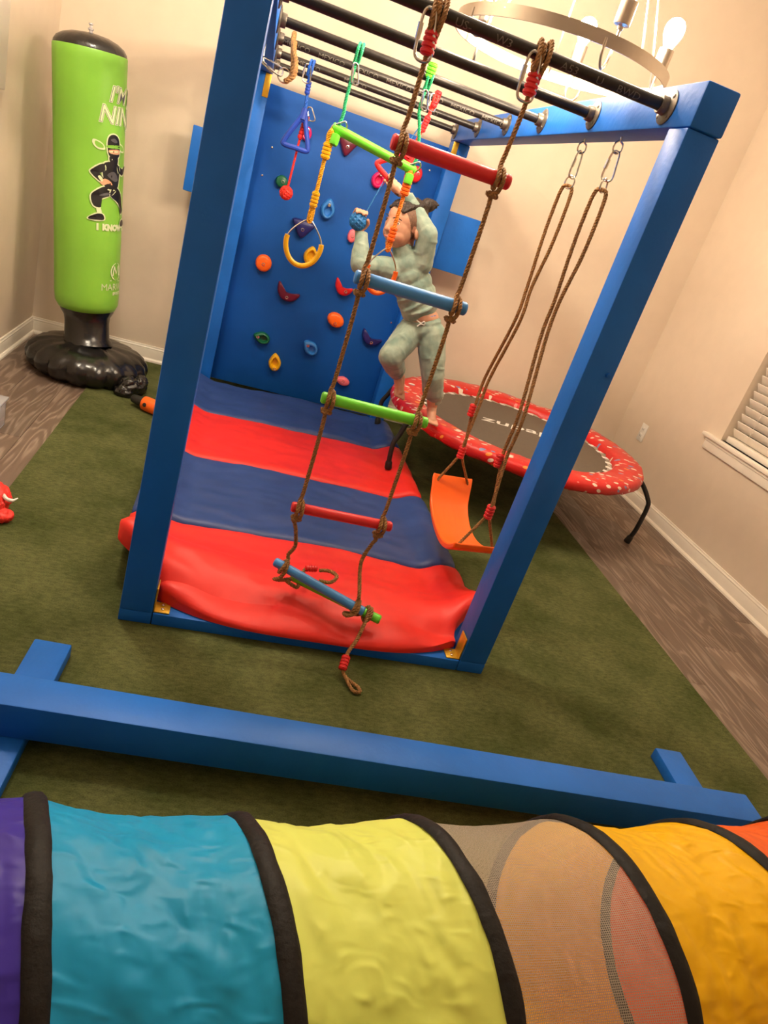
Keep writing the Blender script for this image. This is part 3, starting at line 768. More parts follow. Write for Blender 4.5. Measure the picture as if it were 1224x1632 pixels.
K = (ns + 1) * (nw + 1); ix = lambda j, i: j * (nw + 1) + i
for j in range(ns):
    for i in range(nw):
        fs.append((ix(j, i), ix(j, i + 1), ix(j + 1, i + 1), ix(j + 1, i))); fs.append((K + ix(j, i), K + ix(j + 1, i), K + ix(j + 1, i + 1), K + ix(j, i + 1)))
    fs.append((ix(j, 0), ix(j + 1, 0), K + ix(j + 1, 0), K + ix(j, 0))); fs.append((ix(j, nw), K + ix(j, nw), K + ix(j + 1, nw), ix(j + 1, nw)))
for i in range(nw):
    fs.append((ix(0, i), K + ix(0, i), K + ix(0, i + 1), ix(0, i + 1))); fs.append((ix(ns, i), ix(ns, i + 1), K + ix(ns, i + 1), K + ix(ns, i)))
so = G().add(vs, fs).obj('seat', 'swing_orange', sw, 50)
bv = so.modifiers.new('soft_edge', 'BEVEL'); bv.width = .006; bv.segments = 2; bv.limit_method = 'ANGLE'; bv.angle_limit = math.radians(50)
def two_ropes(top, mid, ya, s_at, sl):
    g = G(); jn = V(sl)
    for d in (-1, 1):
        g.rope(catmull([top, (top[0] - d * .012, top[1] + d * .014, top[2] - .012), (top[0] - d * .013, top[1] + d * .020, top[2] - .10), (top[0] - d * .011, top[1] + d * .018, top[2] - .20), (top[0] - d * .005, top[1] + d * .008 + .006, top[2] - .33), (top[0] - d * .006, top[1] + d * .008, top[2] - .45),
                        (mid[0] - d * .006, mid[1] + d * .008, mid[2] + .16), (mid[0] - d * .006, mid[1] + d * .007, mid[2] + .05), (mid[0] - d * .005, mid[1] + d * .006, mid[2]),
                        (jn.x + d * .004, jn.y + d * .005, jn.z + .03), tuple(jn)], 7), RR)
    for u in (-.72, .72):
        e = seat_pt(s_at, u, 0); g.rope(catmull([tuple(jn), tuple(jn.lerp(e, .3) + V((0, 0, -.004))), tuple(e + V((0, 0, .004))), tuple(e + V((0, 0, -.012)))], 6), RR * .9)
    g.obj('rope', 'rope', sw)
    sleeve(jn, (0, .05, 1), .0155, .052, 4).obj('rope_clamp', 'red', sw)
two_ropes((1.086, .680, 1.462), (1.088, .765, .62), .78, .965, (1.094, .764, .470))
two_ropes((1.086, .420, 1.462), (1.088, .362, .62), .33, .035, (1.094, .322, .430))
sleeve((1.078, .775, .640), (0, .1, 1), .0140, .050, 4).obj('rope_clamp', 'red', sw)
sleeve((1.076, .368, .600), (0, .1, 1), .0140, .050, 4).obj('rope_clamp', 'red', sw)

# rope tied up out of the way on the left beam
lr = thing('tied_up_rope', (.10, 1.30, 1.52), 'knotted brown rope end hanging from a ring on the left beam', 'rope')
y_ = 1.30
carabiner((.095, y_ - .02, 1.545), (-1, .1, .25), (0, .5, 1), .085, .034, .0032).obj('carabiner', 'steel', lr)
G().tube(catmull([(.060, y_, ZB + .01), (.058, y_, ZB - .02), (.062, y_, ZB - .05), (.075, y_, 1.545)], 5), .0026, 7).obj('eye_hook', 'steel', lr)
G().tube(ring_path((.142, y_ - .02, 1.530), .023, (1, .2, 0), (0, 0, 1)), .0027, 7, True).obj('steel_ring', 'steel', lr)
G().rope(catmull([(.150, y_ - .01, 1.512), (.168, y_ - .012, 1.535), (.166, y_, 1.575), (.158, y_ + .02, 1.61), (.150, 1.38, 1.652), (.148, 1.427, 1.684), (.148, 1.46, 1.655)], 6), .0095, .036).rope(
    catmull([(.150, y_ - .03, 1.512), (.176, y_ - .03, 1.54), (.174, y_ - .01, 1.58), (.160, y_ + .01, 1.615), (.156, 1.36, 1.650)], 6), .0095, .036).obj('rope', 'rope', lr)

# ================================================================== hanging toys
def bar_loop(g, x, y, R=.006, mi=0, up=0):
    q = PRX + R
    g.rope(catmull([(x - .006, y - .004, RZ - .04), (x - .005, y - q, RZ - .004), (x, y, RZ + q), (x + .004, y + q, RZ), (x + .003, y, RZ - .04)], 6), R, mi=mi, pitch=.02)
    g.rope(catmull([(x + .007, y - .004, RZ - .04), (x + .009, y - q, RZ - .002), (x + .012, y, RZ + q), (x + .012, y + q, RZ), (x + .007, y, RZ - .04)], 6), R, mi=mi, pitch=.02)

# green trapeze bar on the third rung
tz = thing('trapeze_bar', (.49, 1.012, 1.38), 'lime green trapeze bar hanging on two green ropes', 'trapeze')
ta, tb = V((.333, 1.012, 1.412)), V((.650, 1.012, 1.366))
L_ = (tb - ta).length
G().lathe([(.013, 0), (.0165, .004), (.0165, L_ - .004), (.013, L_)], tb - ta, ta, 18).obj('bar', 'green', tz)
for (rx, e) in ((.358, ta.lerp(tb, .06)), (.606, ta.lerp(tb, .955))):
    g = G(); bar_loop(g, rx, 1.012, .0055)
    g.rope(catmull([(rx, 1.006, RZ - .03), (rx - .002, 1.005, RZ - .10), ((rx + e.x) / 2, 1.006, 1.50), (e.x + .006, 1.006, e.z + .05), (e.x, 1.006, e.z + .012)], 6), .0062, .024)
    g.obj('rope', 'rope_green', tz)
    G().lathe([(.010, .0), (.0155, .003), (.0155, .030), (.013, .036)], (-.1, -.25, -1), e + V((-.001, -.012, -.016)), 14).obj('stopper', 'green', tz)
    carabiner((rx + .006, 1.0, RZ - .07), (-.2, -.1, 1), (1, .4, 0), .062, .026, .0028).obj('carabiner', 'steel', tz)
    carabiner(e + V((.004, -.004, .004)), (.6, -.2, .5), (-.4, -.5, .8), .058, .040, .0028, gate=False).obj('carabiner', 'steel', tz)
sleeve((.606, 1.002, RZ + .018), (0, -.1, 1), .0170, .050, 4).obj('rope_clamp', 'green', tz)

def ring_toy(label, top, apex, cx, cz, w_, h_, y, mat, ropemat, sl, tilt=0.0):
    t = thing('gym_ring', (cx, y, cz), label, 'gym ring', 'gym rings clipped to the trapeze bar')
    g = G(); top = V(top); apex = V(apex)
    g.rope([top + V((0, 0, .01)), top.lerp(apex, .5), apex + V((0, 0, -.004))], .0074, .024)
    g.rope(catmull([top + V((-.006, 0, -.03)), top + V((-.009, 0, -.008)), top + V((0, 0, .012)), top + V((.009, 0, -.008)), top + V((.006, 0, -.03))], 5), .0045, .02)
    g.rope(catmull([apex + V((-.006, 0, .04)), apex + V((-.007, 0, .0)), apex + V((0, 0, -.010)), apex + V((.007, 0, .0)), apex + V((.006, 0, .04))], 5), .0050, .02)
    g.obj('rope', ropemat, t)
    for f_ in sl: sleeve(top.lerp(apex, f_), apex - top, .0165 if f_ < .5 else .0145, .054, 4).obj('rope_clamp', mat, t)
    wire = []; grip = []
    for k in range(49):
        a = PI / 2 + 2 * PI * k / 48
        r_ = 1.0
        u = math.cos(a) * w_ / 2; v = math.sin(a) * h_ / 2
        if v > 0: u *= 1 - .55 * (v / (h_ / 2)) ** 1.7
        p = V((cx + u * math.cos(tilt), y + u * math.sin(tilt), cz + v)); wire.append(p)
    G().tube(wire[:-1], .0030, 7, True).obj('wire', 'steel', t)
    G().tube(wire[11:38], .0092, 10).obj('grip', mat, t)
    return t
ring_toy('yellow gym ring on a yellow rope clipped to the trapeze', (.332, 1.000, 1.392), (.331, 1.000, 1.106), .330, 1.025, .128, .162, 1.000, 'yellow', 'rope_yellow', (.20, .76))
ring_toy('orange gym ring on an orange rope in front of the child', (.634, 1.000, 1.352), (.632, 1.000, 1.092), .632, 1.010, .118, .165, 1.000, 'orange', 'rope_orange', (.18, .80), .25)

def triangle_handle(t, apex, bl_, br_, mat, r=.0078):
    apex, bl_, br_ = V(apex), V(bl_), V(br_)
    P_ = [apex + (br_ - apex) * .02, apex.lerp(br_, .3), apex.lerp(br_, .88), br_.lerp(bl_, .12), br_.lerp(bl_, .5), bl_.lerp(br_, .12), bl_.lerp(apex, .12), apex.lerp(bl_, .3)]
    g = G().tube(catmull(P_, 6, True), r, 10, True)
    a = apex.lerp(br_, .20); b = apex.lerp(bl_, .20)
    g.tube([a, b], r * .9, 8)
    g.tube([apex + V((0, 0, .018)), apex.lerp((a + b) / 2, .9)], [r * 1.2, r * 1.5], 10)
    g.obj('handle', mat, t)
bt = thing('triangle_handle', (.255, 1.867, 1.32), 'blue triangular hand grip hanging on a short blue rope', 'gym handle', 'triangular hand grips on the bars')
triangle_handle(bt, (.262, 1.860, 1.470), (.192, 1.860, 1.325), (.316, 1.860, 1.325), 'royal', .0112)
g = G(); bar_loop(g, .244, 1.867, .0060); g.rope([(.247, 1.862, 1.625), (.254, 1.862, 1.56), (.262, 1.860, 1.478)], .0075, .022)
g.obj('rope', 'rope_blue', bt)
sleeve((.253, 1.861, 1.568), (-.05, 0, 1), .0120, .055, 4).obj('rope_clamp', 'royal', bt)
carabiner((.236, 1.852, RZ - .035), (-.1, -.1, 1), (1, -.3, 0), .070, .036, .0030).obj('carabiner', 'steel', bt)

def knot_ball(g, c, r):
    c = V(c); g.ball(c, r * .74)
    Q = Matrix.Rotation(.5, 3, V((1, 2, .5)).normalized())
    for ax in ((1, 0, 0), (0, 1, 0), (0, 0, 1)):
        A = Q @ V(ax); u = A.orthogonal().normalized(); v = A.cross(u)
        for d in (-.42, 0, .42):
            g.tube(ring_path(c + A * r * d * .9, r * (.80 if d else .78) * math.sqrt(1 - d * d * .9), u, v, 20), r * .225, 7, True)
    return g
rb = thing('knot_ball_rope', (.262, 1.88, 1.13), 'red knotted ball hanging on a red cord below the triangle grip', 'climbing ball', 'knotted balls on cords')
knot_ball(G(), (.261, 1.885, 1.133), .031).obj('ball', 'rope_red', rb)
G().rope([(.285, 1.885, 1.462), (.268, 1.885, 1.39), (.263, 1.885, 1.16)], .0052, .018).obj('rope', 'rope_red', rb)
sleeve((.270, 1.885, 1.400), (.08, 0, 1), .0130, .070, 4).obj('rope_clamp', 'red', rb)
carabiner((.290, 1.880, 1.475), (-.5, 0, 1), (1, 0, .3), .056, .030, .0028).obj('carabiner', 'steel', rb)

rt = thing('triangle_handle', (.66, 1.427, 1.33), 'red triangular hand grip held in the raised hand of the child', 'gym handle', 'triangular hand grips on the bars')
triangle_handle(rt, (.698, 1.424, 1.438), (.562, 1.430, 1.362), (.700, 1.406, 1.280), 'red', .0108)
g = G(); bar_loop(g, .722, 1.427, .0052); g.rope(catmull([(.724, 1.420, 1.625), (.714, 1.420, 1.56), (.702, 1.422, 1.50), (.695, 1.424, 1.44)], 6), .0068, .022)
g.obj('rope', 'rope_red', rt)
sleeve((.728, 1.418, RZ - .005), (.12, 0, 1), .0135, .062, 5).obj('rope_clamp', 'red', rt)
sleeve((.713, 1.420, 1.553), (.15, 0, 1), .0130, .062, 5).obj('rope_clamp', 'red', rt)
carabiner((.716, 1.414, 1.632), (-.1, 0, 1), (1, .3, 0), .060, .034, .0028).obj('carabiner', 'steel', rt)

BALL = V((.549, 1.375, 1.133))
kb = thing('knot_ball_rope', tuple(BALL), 'blue knotted ball on a thin cord held in the lower hand of the child', 'climbing ball', 'knotted balls on cords')
knot_ball(G(), BALL, .036).obj('ball', 'cord_blue', kb)
G().rope(catmull([BALL + V((.018, .004, .022)), (.640, 1.45, 1.375), (.745, 1.60, 1.60), (.775, 1.640, 1.64)], 5), .0024, .010).obj('cord', 'cord_blue', kb)
g = G(); q = PRX + .004
g.rope(catmull([(.775, 1.640, 1.64), (.80, 1.80, 1.660), (.806, 1.867, RZ + q), (.806, 1.867 + q, RZ), (.806, 1.867, RZ - q), (.804, 1.867 - q, RZ), (.800, 1.855, RZ + q)], 5), .0024, .010)
g.obj('cord_loop', 'cord_blue', kb)

# ================================================================== trampoline
TC, TR, TZ = V((1.725, 1.745, 0)), .712, .375
tp = thing('trampoline', (TC.x, TC.y, 0), 'round trampoline with red confetti patterned pad against the back wall', 'trampoline')
def pol(r, a, z): return V((TC.x + r * math.cos(a), TC.y + r * math.sin(a), z))
n = 96; prof = [(TR - .165, TZ - .030), (TR - .160, TZ - .006), (TR - .14, TZ + .004), (TR - .06, TZ + .008), (TR - .012, TZ + .004), (TR, TZ - .012), (TR + .002, TZ - .040), (TR - .012, TZ - .052), (TR - .03, TZ - .045)]
me = bpy.data.meshes.new('pad'); vs = []; fs = []
for i in range(n):
    a = 2 * PI * i / n
    for k, (r, z) in enumerate(prof):
        j = .006 * noise.noise(V((math.cos(a) * 9, math.sin(a) * 9, k * .3))) + (.004 * math.sin(a * 60 + k) if k in (6, 7, 0) else 0)
        vs.append(pol(r + j * .6, a, z + j))
m_ = len(prof)
for i in range(n):
    for k in range(m_ - 1): fs.append((i * m_ + k, ((i + 1) % n) * m_ + k, ((i + 1) % n) * m_ + k + 1, i * m_ + k + 1))
me.from_pydata(vs, [], fs)
uv = me.uv_layers.new(name='UVMap')
for lp in me.loops:
    c = me.vertices[lp.vertex_index].co; dz = (TZ - c.z) if c.z < TZ - .008 and (V((c.x, c.y)) - V((TC.x, TC.y))).length > TR - .02 else 0
    d = (V((c.x - TC.x, c.y - TC.y))); d = d.normalized() * (d.length + dz)
    uv.data[lp.index].uv = (d.x, d.y)
me.materials.append(MT['confetti']); me.polygons.foreach_set('use_smooth', [True] * len(me.polygons))
link('safety_pad', me, tp)
G().lathe([(0.0005, TZ - .030), (TR - .192, TZ - .030), (TR - .188, TZ - .033), (TR - .192, TZ - .036), (0.0005, TZ - .036)], (0, 0, 1), (TC.x, TC.y, 0), 72).obj('jumping_mat', 'jump_mat', tp)
g = G()
for i in range(36):
    a = 2 * PI * i / 36
    g.box((-.004, -.016, -.001), (.062, .016, .001), mat=Matrix.Translation(pol(TR - .196, a, TZ - .0300)) @ Matrix.Rotation(a, 4, 'Z'))
tag(g.obj('elastic_band', 'white', tp), kind='stuff')
G().tube([pol(TR - .03, 2 * PI * i / 64, TZ - .022) for i in range(64)], .014, 10, True).obj('rim', 'dark_rubber', tp)
for a_, foot_r in ((-27, .795), (-104, .78), (-158, .765), (150, .77), (93, .74), (33, .78)):
    a = math.radians(a_); fz = .072 if a_ in (-158, 150) else FZ if a_ in (-27, 33) else 0.0
    if a_ == 93: foot_r = .70
    kr = foot_r + .006
    pth = catmull([pol(TR - .03, a, TZ - .024), pol(TR + .02, a, TZ - .06), pol(kr - .02, a, TZ - .115), pol(kr, a, TZ - .16), pol(kr, a, fz + .10), pol(foot_r, a, fz + .05), pol(foot_r - .01, a, fz + .02)], 5)
    lg = G().tube(pth, .0125, 10).obj('leg', 'dark_rubber', tp)
    G().lathe([(.017, 0), (.019, .004), (.017, .035), (.014, .042)], pol(foot_r, a, fz + .05) - pol(foot_r - .01, a, fz), pol(foot_r - .01, a, fz), 12).obj('rubber_foot', 'dark_rubber', lg)
TXA = math.radians(-2)
def fn(u, v):
    v *= .72
    d = V((1.79 + u * math.cos(TXA) - v * math.sin(TXA), 1.82 + u * math.sin(TXA) + v * math.cos(TXA), TZ - .0294)); return d
text_geo('zupapa', .185, fn, shear=.3, bold=.002).obj('lettering', 'white', tp, 0)

# ================================================================== inflatable punching bag
bg = thing('punching_bag', (-.53, 2.06, FZ), 'lime green inflatable punching bag with a ninja print on a black base', 'punching bag')
BX, BY = -.525, 2.075
g = G(); vs = []; fs = []; n = 72
prof = [(.015, .002), (.20, .0), (.262, .012), (.292, .045), (.298, .078), (.285, .112), (.25, .140), (.19, .158), (.13, .166), (.10, .168)]
for i in range(n):
    a = 2 * PI * i / n; pk = abs(math.sin(a * 9)) ** .35
    for k, (r, z) in enumerate(prof):
        f_ = ss(.2, .29, r); q = 1 - .07 * f_ * (1 - pk) + .012 * noise.noise(V((math.cos(a) * 6, math.sin(a) * 6, k * .5)))
        vs.append((BX + r * q * math.cos(a), BY + r * q * math.sin(a), FZ + z * (1 + .05 * noise.noise(V((math.cos(a) * 3, math.sin(a) * 3, 4.0))))))
m_ = len(prof)
for i in range(n):
    for k in range(m_ - 1): fs.append((i * m_ + k, ((i + 1) % n) * m_ + k, ((i + 1) % n) * m_ + k + 1, i * m_ + k + 1))
fs.append(tuple(i * m_ for i in range(n - 1, -1, -1)))
G().add(vs, fs).obj('base', 'black_vinyl', bg, 60)
c0 = V((-.545, 2.095, FZ + .15)); c1 = V((-.568, 2.12, .30)); ax = V((-.116, .004, 1.13)).normalized()
G().lathe([(.128, 0), (.118, .02), (.108, .035), (.106, .11), (.11, .14), (.125, .165), (.128, .175), (.05, .178)], c1 - c0, c0, 36).obj('neck', 'black_vinyl', bg)
CB = V((-.570, 2.12, .300)); HC = 1.140
rb0 = lambda h: .150 + .007 * h / HC
prof = [(.03, .0), (.10, .004), (.135, .018), (.149, .045), (.152, .09)] + [(rb0(h), h) for h in (.2, .35, .5, .65, .8, .95, 1.05)] + [(.157, 1.10), (.1565, HC - .004), (.1545, HC)]
def bag_pt(r, a, h):            # a = 0 faces the camera side, growing to the right
    u = V((math.cos(a), math.sin(a), 0)); wv = .0022 * noise.noise(V((u.x * 4, u.y * 4, h * 5)))
    return CB + ax * h + (u - ax * u.dot(ax)) * (r + wv)
def bag_surface(prof, n=64, pinch=0.0):
    vs = []; fs = []; m_ = len(prof)
    for i in range(n):
        a = 2 * PI * i / n
        for r, h in prof: vs.append(bag_pt(r, a, h))
    for i in range(n):
        for k in range(m_ - 1): fs.append((i * m_ + k, ((i + 1) % n) * m_ + k, ((i + 1) % n) * m_ + k + 1, i * m_ + k + 1))
    return G().add(vs, fs)
bag_surface(prof).obj('column', 'lime_vinyl', bg, 60)
bag_surface([(.1545, HC - .001), (.152, HC + .012), (.14, HC + .030), (.115, HC + .046), (.08, HC + .058), (.04, HC + .064), (.001, HC + .066)]).obj('top_cap', 'black_vinyl', bg, 60)
G().lathe([(.008, 0), (.008, .012), (.012, .014), (.012, .020), (.006, .022), (.006, .032), (.010, .034), (.009, .040), (.001, .041)], ax, CB + ax * (HC + .063), 12).obj('air_valve', 'clear', bg)
# print: wraps round the right of the column, centred near the line of sight to the right edge
A0 = math.radians(-16)
def on_bag(cu, ch, s_=1.0, off=.0012):
    def fn(u, v):
        h = ch + v * s_
        return bag_pt(.1535 + .0045 * max(0, h) / HC + off, A0 + (cu + u * s_) / .155, h)
    return fn
BM = ['white_print', 'lime_vinyl', 'grey_print']
for tx, sz, hh, shr in (("I'M", .088, .985, .25), ('A', .088, .985, .25), ('NINJA', .098, .902, .2)):
    du = {"I'M": -.035, 'A': .075, 'NINJA': 0}[tx]
    g = text_geo(tx, sz, on_bag(du, hh, 1, .0012), None, 0, shr, .0045, .012); text_geo(tx, sz, on_bag(du, hh, 1, .0018), g, 2, shr, .0016, .012); text_geo(tx, sz, on_bag(du, hh, 1, .0024), g, 0, shr, -.0002, .012)
    g.obj('lettering', BM, bg, 0)
for tx, du in (('I', -.142), ('KNOW', -.058), ('KARATE', .085)):
    text_geo(tx, .037, on_bag(.015 + du, .428), None, 0, 0, .003, .012).obj('lettering', BM, bg, 0)
text_geo('MARWAN', .046, on_bag(.0, .150), seg=.012).obj('lettering', BM, bg, 0)
text_geo('SPORTS', .020, on_bag(.0, .118), None, 0, 0, .001).obj('lettering', BM, bg, 0)
g = G()
for s0, e0, r_ in ((.55, 1.45, .042), (-.45, .45, .042)):           # the maker's round mark
    pts = [(r_ * math.cos(PI * (s0 + (e0 - s0) * k / 10)), r_ * math.sin(PI * (s0 + (e0 - s0) * k / 10))) for k in range(11)]
    f_ = on_bag(-.01, .225)
    for p_, q_ in zip(pts, pts[1:]):
        g.add([f_(*p_), f_(*q_), f_(q_[0] * .80, q_[1] * .94), f_(p_[0] * .80, p_[1] * .94)], [(0, 1, 2, 3)], 0)
for poly in ([(-.022, .026), (-.013, .026), (.002, -.006), (-.003, -.014)], [(.022, .030), (.013, .026), (-.003, -.014), (.002, -.006)], [(-.030, -.020), (-.022, .026), (-.014, .026), (-.022, -.020)], [(.030, -.020), (.024, .026), (.014, .026), (.022, -.020)], [(-.045, -.040), (.045, -.048), (.045, -.051), (-.045, -.044)]):
    g.add([f_(*p_) for p_ in poly], [tuple(range(len(poly)))], 0)
g.obj('emblem', BM, bg, 0)
g = G()
def patch(pts, mi, off, grow=0.0, cu=-.068, ch=.645, s_=1.0):
    c = (sum(p[0] for p in pts) / len(pts), sum(p[1] for p in pts) / len(pts)); f_ = on_bag(cu, ch, s_, off); q = []
    sm = catmull([(x, y, 0) for x, y in pts], 3, True)
    for p in sm:
        d = V((p.x - c[0], p.y - c[1])); l = d.length or 1; q.append((p.x + d.x / l * grow, p.y + d.y / l * grow))
    n_ = len(q); g.add([f_(*p) for p in q] + [f_(*c)], [(k, (k + 1) % n_, n_) for k in range(n_)], mi)
body = [[(-.040, .055), (.0, .070), (.045, .055), (.048, .0), (.035, -.042), (-.025, -.042), (-.038, .0)],
        [(-.040, .058), (-.085, .030), (-.092, .012), (-.045, -.022), (-.030, -.010), (-.058, .014), (-.030, .030)],
        [(.040, .058), (.075, .045), (.105, .060), (.108, .045), (.080, .018), (.045, .030)],
        [(-.025, -.036), (-.070, -.060), (-.090, -.085), (-.078, -.125), (-.045, -.128), (-.050, -.095), (.010, -.070), (.030, -.040)],
        [(.035, -.036), (.070, -.065), (.085, -.110), (.100, -.140), (.075, -.150), (.050, -.105), (.0, -.075), (.010, -.040)],
        [(-.095, -.175), (-.060, -.158), (-.035, -.160), (-.030, -.182), (-.065, -.186), (-.098, -.186)],
        [(.080, -.185), (.110, -.180), (.130, -.200), (.100, -.210), (.075, -.205)],
        [(-.012, .088), (.0, .058), (.030, .058), (.036, .088), (.012, .10)],
        [(-.022, .145), (-.012, .175), (.015, .183), (.038, .170), (.046, .140), (.044, .098), (.015, .082), (-.015, .098)]]
for p in body: patch(p, 0, .0016, .006)
for x_ in (-.045, .078): patch([(x_ - .035, .150), (x_, .138), (x_ + .01, .118), (x_ - .02, .118), (x_ - .04, .135)], 0, .0014, .003); patch([(x_ - .028, .146), (x_, .136), (x_ + .005, .122), (x_ - .02, .122), (x_ - .032, .134)], 4, .0018, 0)
for p in body: patch(p, 1, .0022)
patch([(-.008, .160), (.015, .168), (.030, .155), (.015, .150)], 2, .0026); patch([(-.020, .012), (.015, .030), (.040, .0), (.020, -.012)], 2, .0026); patch([(-.055, -.078), (-.020, -.062), (.0, -.065), (-.03, -.076)], 2, .0026)
patch([(-.014, .118), (.040, .124), (.042, .106), (-.006, .104)], 3, .0026); patch([(-.020, .137), (.045, .142), (.045, .130), (-.020, .126)], 4, .0027)
patch([(-.012, .113), (.004, .117), (.004, .111), (-.010, .109)], 0, .0029); patch([(.014, .117), (.034, .119), (.034, .113), (.015, .111)], 0, .0029)
patch([(-.052, -.018), (-.030, -.004), (-.002, -.014), (.008, -.028), (-.014, -.024), (-.034, -.032), (-.046, -.030)], 3, .0028)
patch([(-.066, -.128), (-.048, -.130), (-.040, -.158), (-.060, -.158)], 0, .0020); patch([(-.062, .0), (-.046, -.018), (-.038, -.010), (-.052, .006)], 0, .0028)
g.obj('ninja_print', ['white_print', 'black_print', 'grey_print', 'skin_print', 'lime_vinyl'], bg, 0)

# crumpled filling flap beside the base
g = G(); g.ball((-.285, 1.86, FZ + .052), (.055, .05, .055)).ball((-.235, 1.90, FZ + .06), (.035, .05, .055)).ball((-.30, 1.83, FZ + .03), (.05, .04, .035))
blob(g, 'filler_flap', 'black_vinyl', bg, .005, 3, .02, .02)

ap = thing('air_pump', (-.155, 1.655, 0), 'orange and black hand air pump lying on the turf beside the frame', 'air pump')
d_ = V((1, -.55, 0)).normalized(); o_ = V((-.195, 1.70, .036))
G().lathe([(.012, 0), (.034, .014), (.036, .03), (.036, .10), (.030, .115), (.010, .118)], d_, o_, 20).obj('body', 'orange', ap)
G().lathe([(.016, -.055), (.020, -.05), (.024, -.02), (.026, .012), (.014, .013)], d_, o_, 18).obj('nozzle', 'dark_rubber', ap)
G().lathe([(.010, 0), (.010, .004), (.006, .006), (.001, .006)], V((-.55, -1, .25)), o_ + d_ * .040 + V((-.016, -.029, .006)), 12).obj('valve_button', 'dark_rubber', ap)
G().tube(catmull([o_ + V((.0, .02, .0)), o_ + V((.05, .07, -.01)), o_ + V((.11, .06, -.02)), o_ + V((.16, .02, -.02))], 6), .009, 8).obj('hose', 'dark_rubber', ap)

# ================================================================== balance beam
bb = thing('balance_beam', (.7, -.5, 0), 'long blue wooden balance beam on two cross feet', 'balance beam')
RB_ = Matrix.Translation((.76, -.517, 0)) @ Matrix.Rotation(-.058, 4, 'Z')
G().box((-1.12, -.0475, .038), (.962, .0475, .127), bev=.004, mat=RB_).obj('beam', 'blue', bb)
for x in (-.905, .888):
    G().box((x - .045, -.285, 0), (x + .045, .285, .0375), bev=.004, mat=RB_).obj('foot', 'blue', bb)

# ================================================================== play tunnel
tn = thing('play_tunnel', (.6, -1.14, 0), 'rainbow nylon pop up play tunnel with black hoops in the foreground', 'play tunnel')
TRD = .250
cen = [(-.215, -1.165, .24), (.058, -1.160, .25), (.326, -1.166, .21), (.595, -1.142, .20), (.867, -1.116, .16), (1.148, -1.095, .21), (1.425, -1.060, .18)]
def hoop(i, a, r):
    x, y, th = cen[i]; u = V((-math.sin(th), math.cos(th), 0))
    return V((x, y, TRD)) + r * (u * math.cos(a) + V((0, 0, 1)) * math.sin(a))
names = ['t_indigo', 't_sky', 't_lime', 'net', 't_yellow', 't_orange']
for q, mat in enumerate(names):
    nu, na = 40, 120; vs = []; fs = []
    for j in range(nu + 1):
        u = j / nu
        for k in range(na):
            a = 2 * PI * k / na
            sag = .012 * math.sin(PI * u) * (.6 + .8 * max(0, math.sin(a)))
            f1 = noise.noise(V((math.cos(a) * 2.6 + u * 1.2 + q * 7, math.sin(a) * 2.6 - u * 1.4, q * 3.3 + u * .7)))
            f2 = noise.noise(V((math.cos(a) * 5 + u * 4, math.sin(a) * 5 + u * 2.5, q * 5.1)))
            f3 = abs(noise.noise(V((a * 5.0 + u * 3, u * 4 - a * 2, q * 2.7))))
            f4 = abs(noise.noise(V((a * 11.0 - u * 6, u * 7 + a * 3, q * 4.7))))
            e = math.sin(PI * u) ** .6
            amp = .5 if mat == 'net' else 1.0
            r = TRD - sag + e * amp * (.007 * f1 + .004 * f2 + .006 * (.3 - f3) + .0035 * (.3 - f4))
            p = hoop(q, a, r).lerp(hoop(q + 1, a, r), u)
            if p.z < .004: p.z = .004 + .002 * f2 * f2
            vs.append(p)
    for j in range(nu):
        for k in range(na): fs.append((j * na + k, j * na + (k + 1) % na, (j + 1) * na + (k + 1) % na, (j + 1) * na + k))
    me = bpy.data.meshes.new('fabric_section'); me.from_pydata(vs, [], fs)
    uv = me.uv_layers.new(name='UVMap')
    for p in me.polygons:
        ks = [me.loops[l].vertex_index % na for l in p.loop_indices]; wrap = (na - 1 in ks and 0 in ks)
        for l in p.loop_indices:
            vi = me.loops[l].vertex_index; k = vi % na; j = vi // na
            uv.data[l].uv = ((na if wrap and k == 0 else k) / na * 2 * PI * TRD, j / nu * .27)
    me.materials.append(MT[mat]); me.polygons.foreach_set('use_smooth', [True] * len(me.polygons))
    o = link('fabric_section', me, tn)
    if mat == 'net': o['label'] = 'see through white netting section'
for q in range(len(cen)):
    th = cen[q][2]; axv = V((math.cos(th), math.sin(th), 0)); vs = []; fs = []; na = 120; n_ = 8
    for k in range(na):
        a = 2 * PI * k / na; c = hoop(q, a, TRD + .0005); rad = (c - V((cen[q][0], cen[q][1], TRD))).normalized()
        w1 = .0140 * (1 + .14 * noise.noise(V((a * 7, q * 3.1, 0)))); t1 = .006 * (1 + .4 * noise.noise(V((a * 9, q * 1.7, 5)))); sh = .0025 * noise.noise(V((a * 4, q * 9.7, 2)))
        for s_ in range(n_):
            b = 2 * PI * s_ / n_; p = c + axv * (w1 * math.cos(b) + sh) + rad * t1 * math.sin(b)
            p.z = max(p.z, .0015 + .0005 * s_); vs.append(p)
    for k in range(na):
        for s_ in range(n_): fs.append((k * n_ + s_, ((k + 1) % na) * n_ + s_, ((k + 1) % na) * n_ + (s_ + 1) % n_, k * n_ + (s_ + 1) % n_))
    G().add(vs, fs).obj('hoop_binding', 't_black', tn, 50)

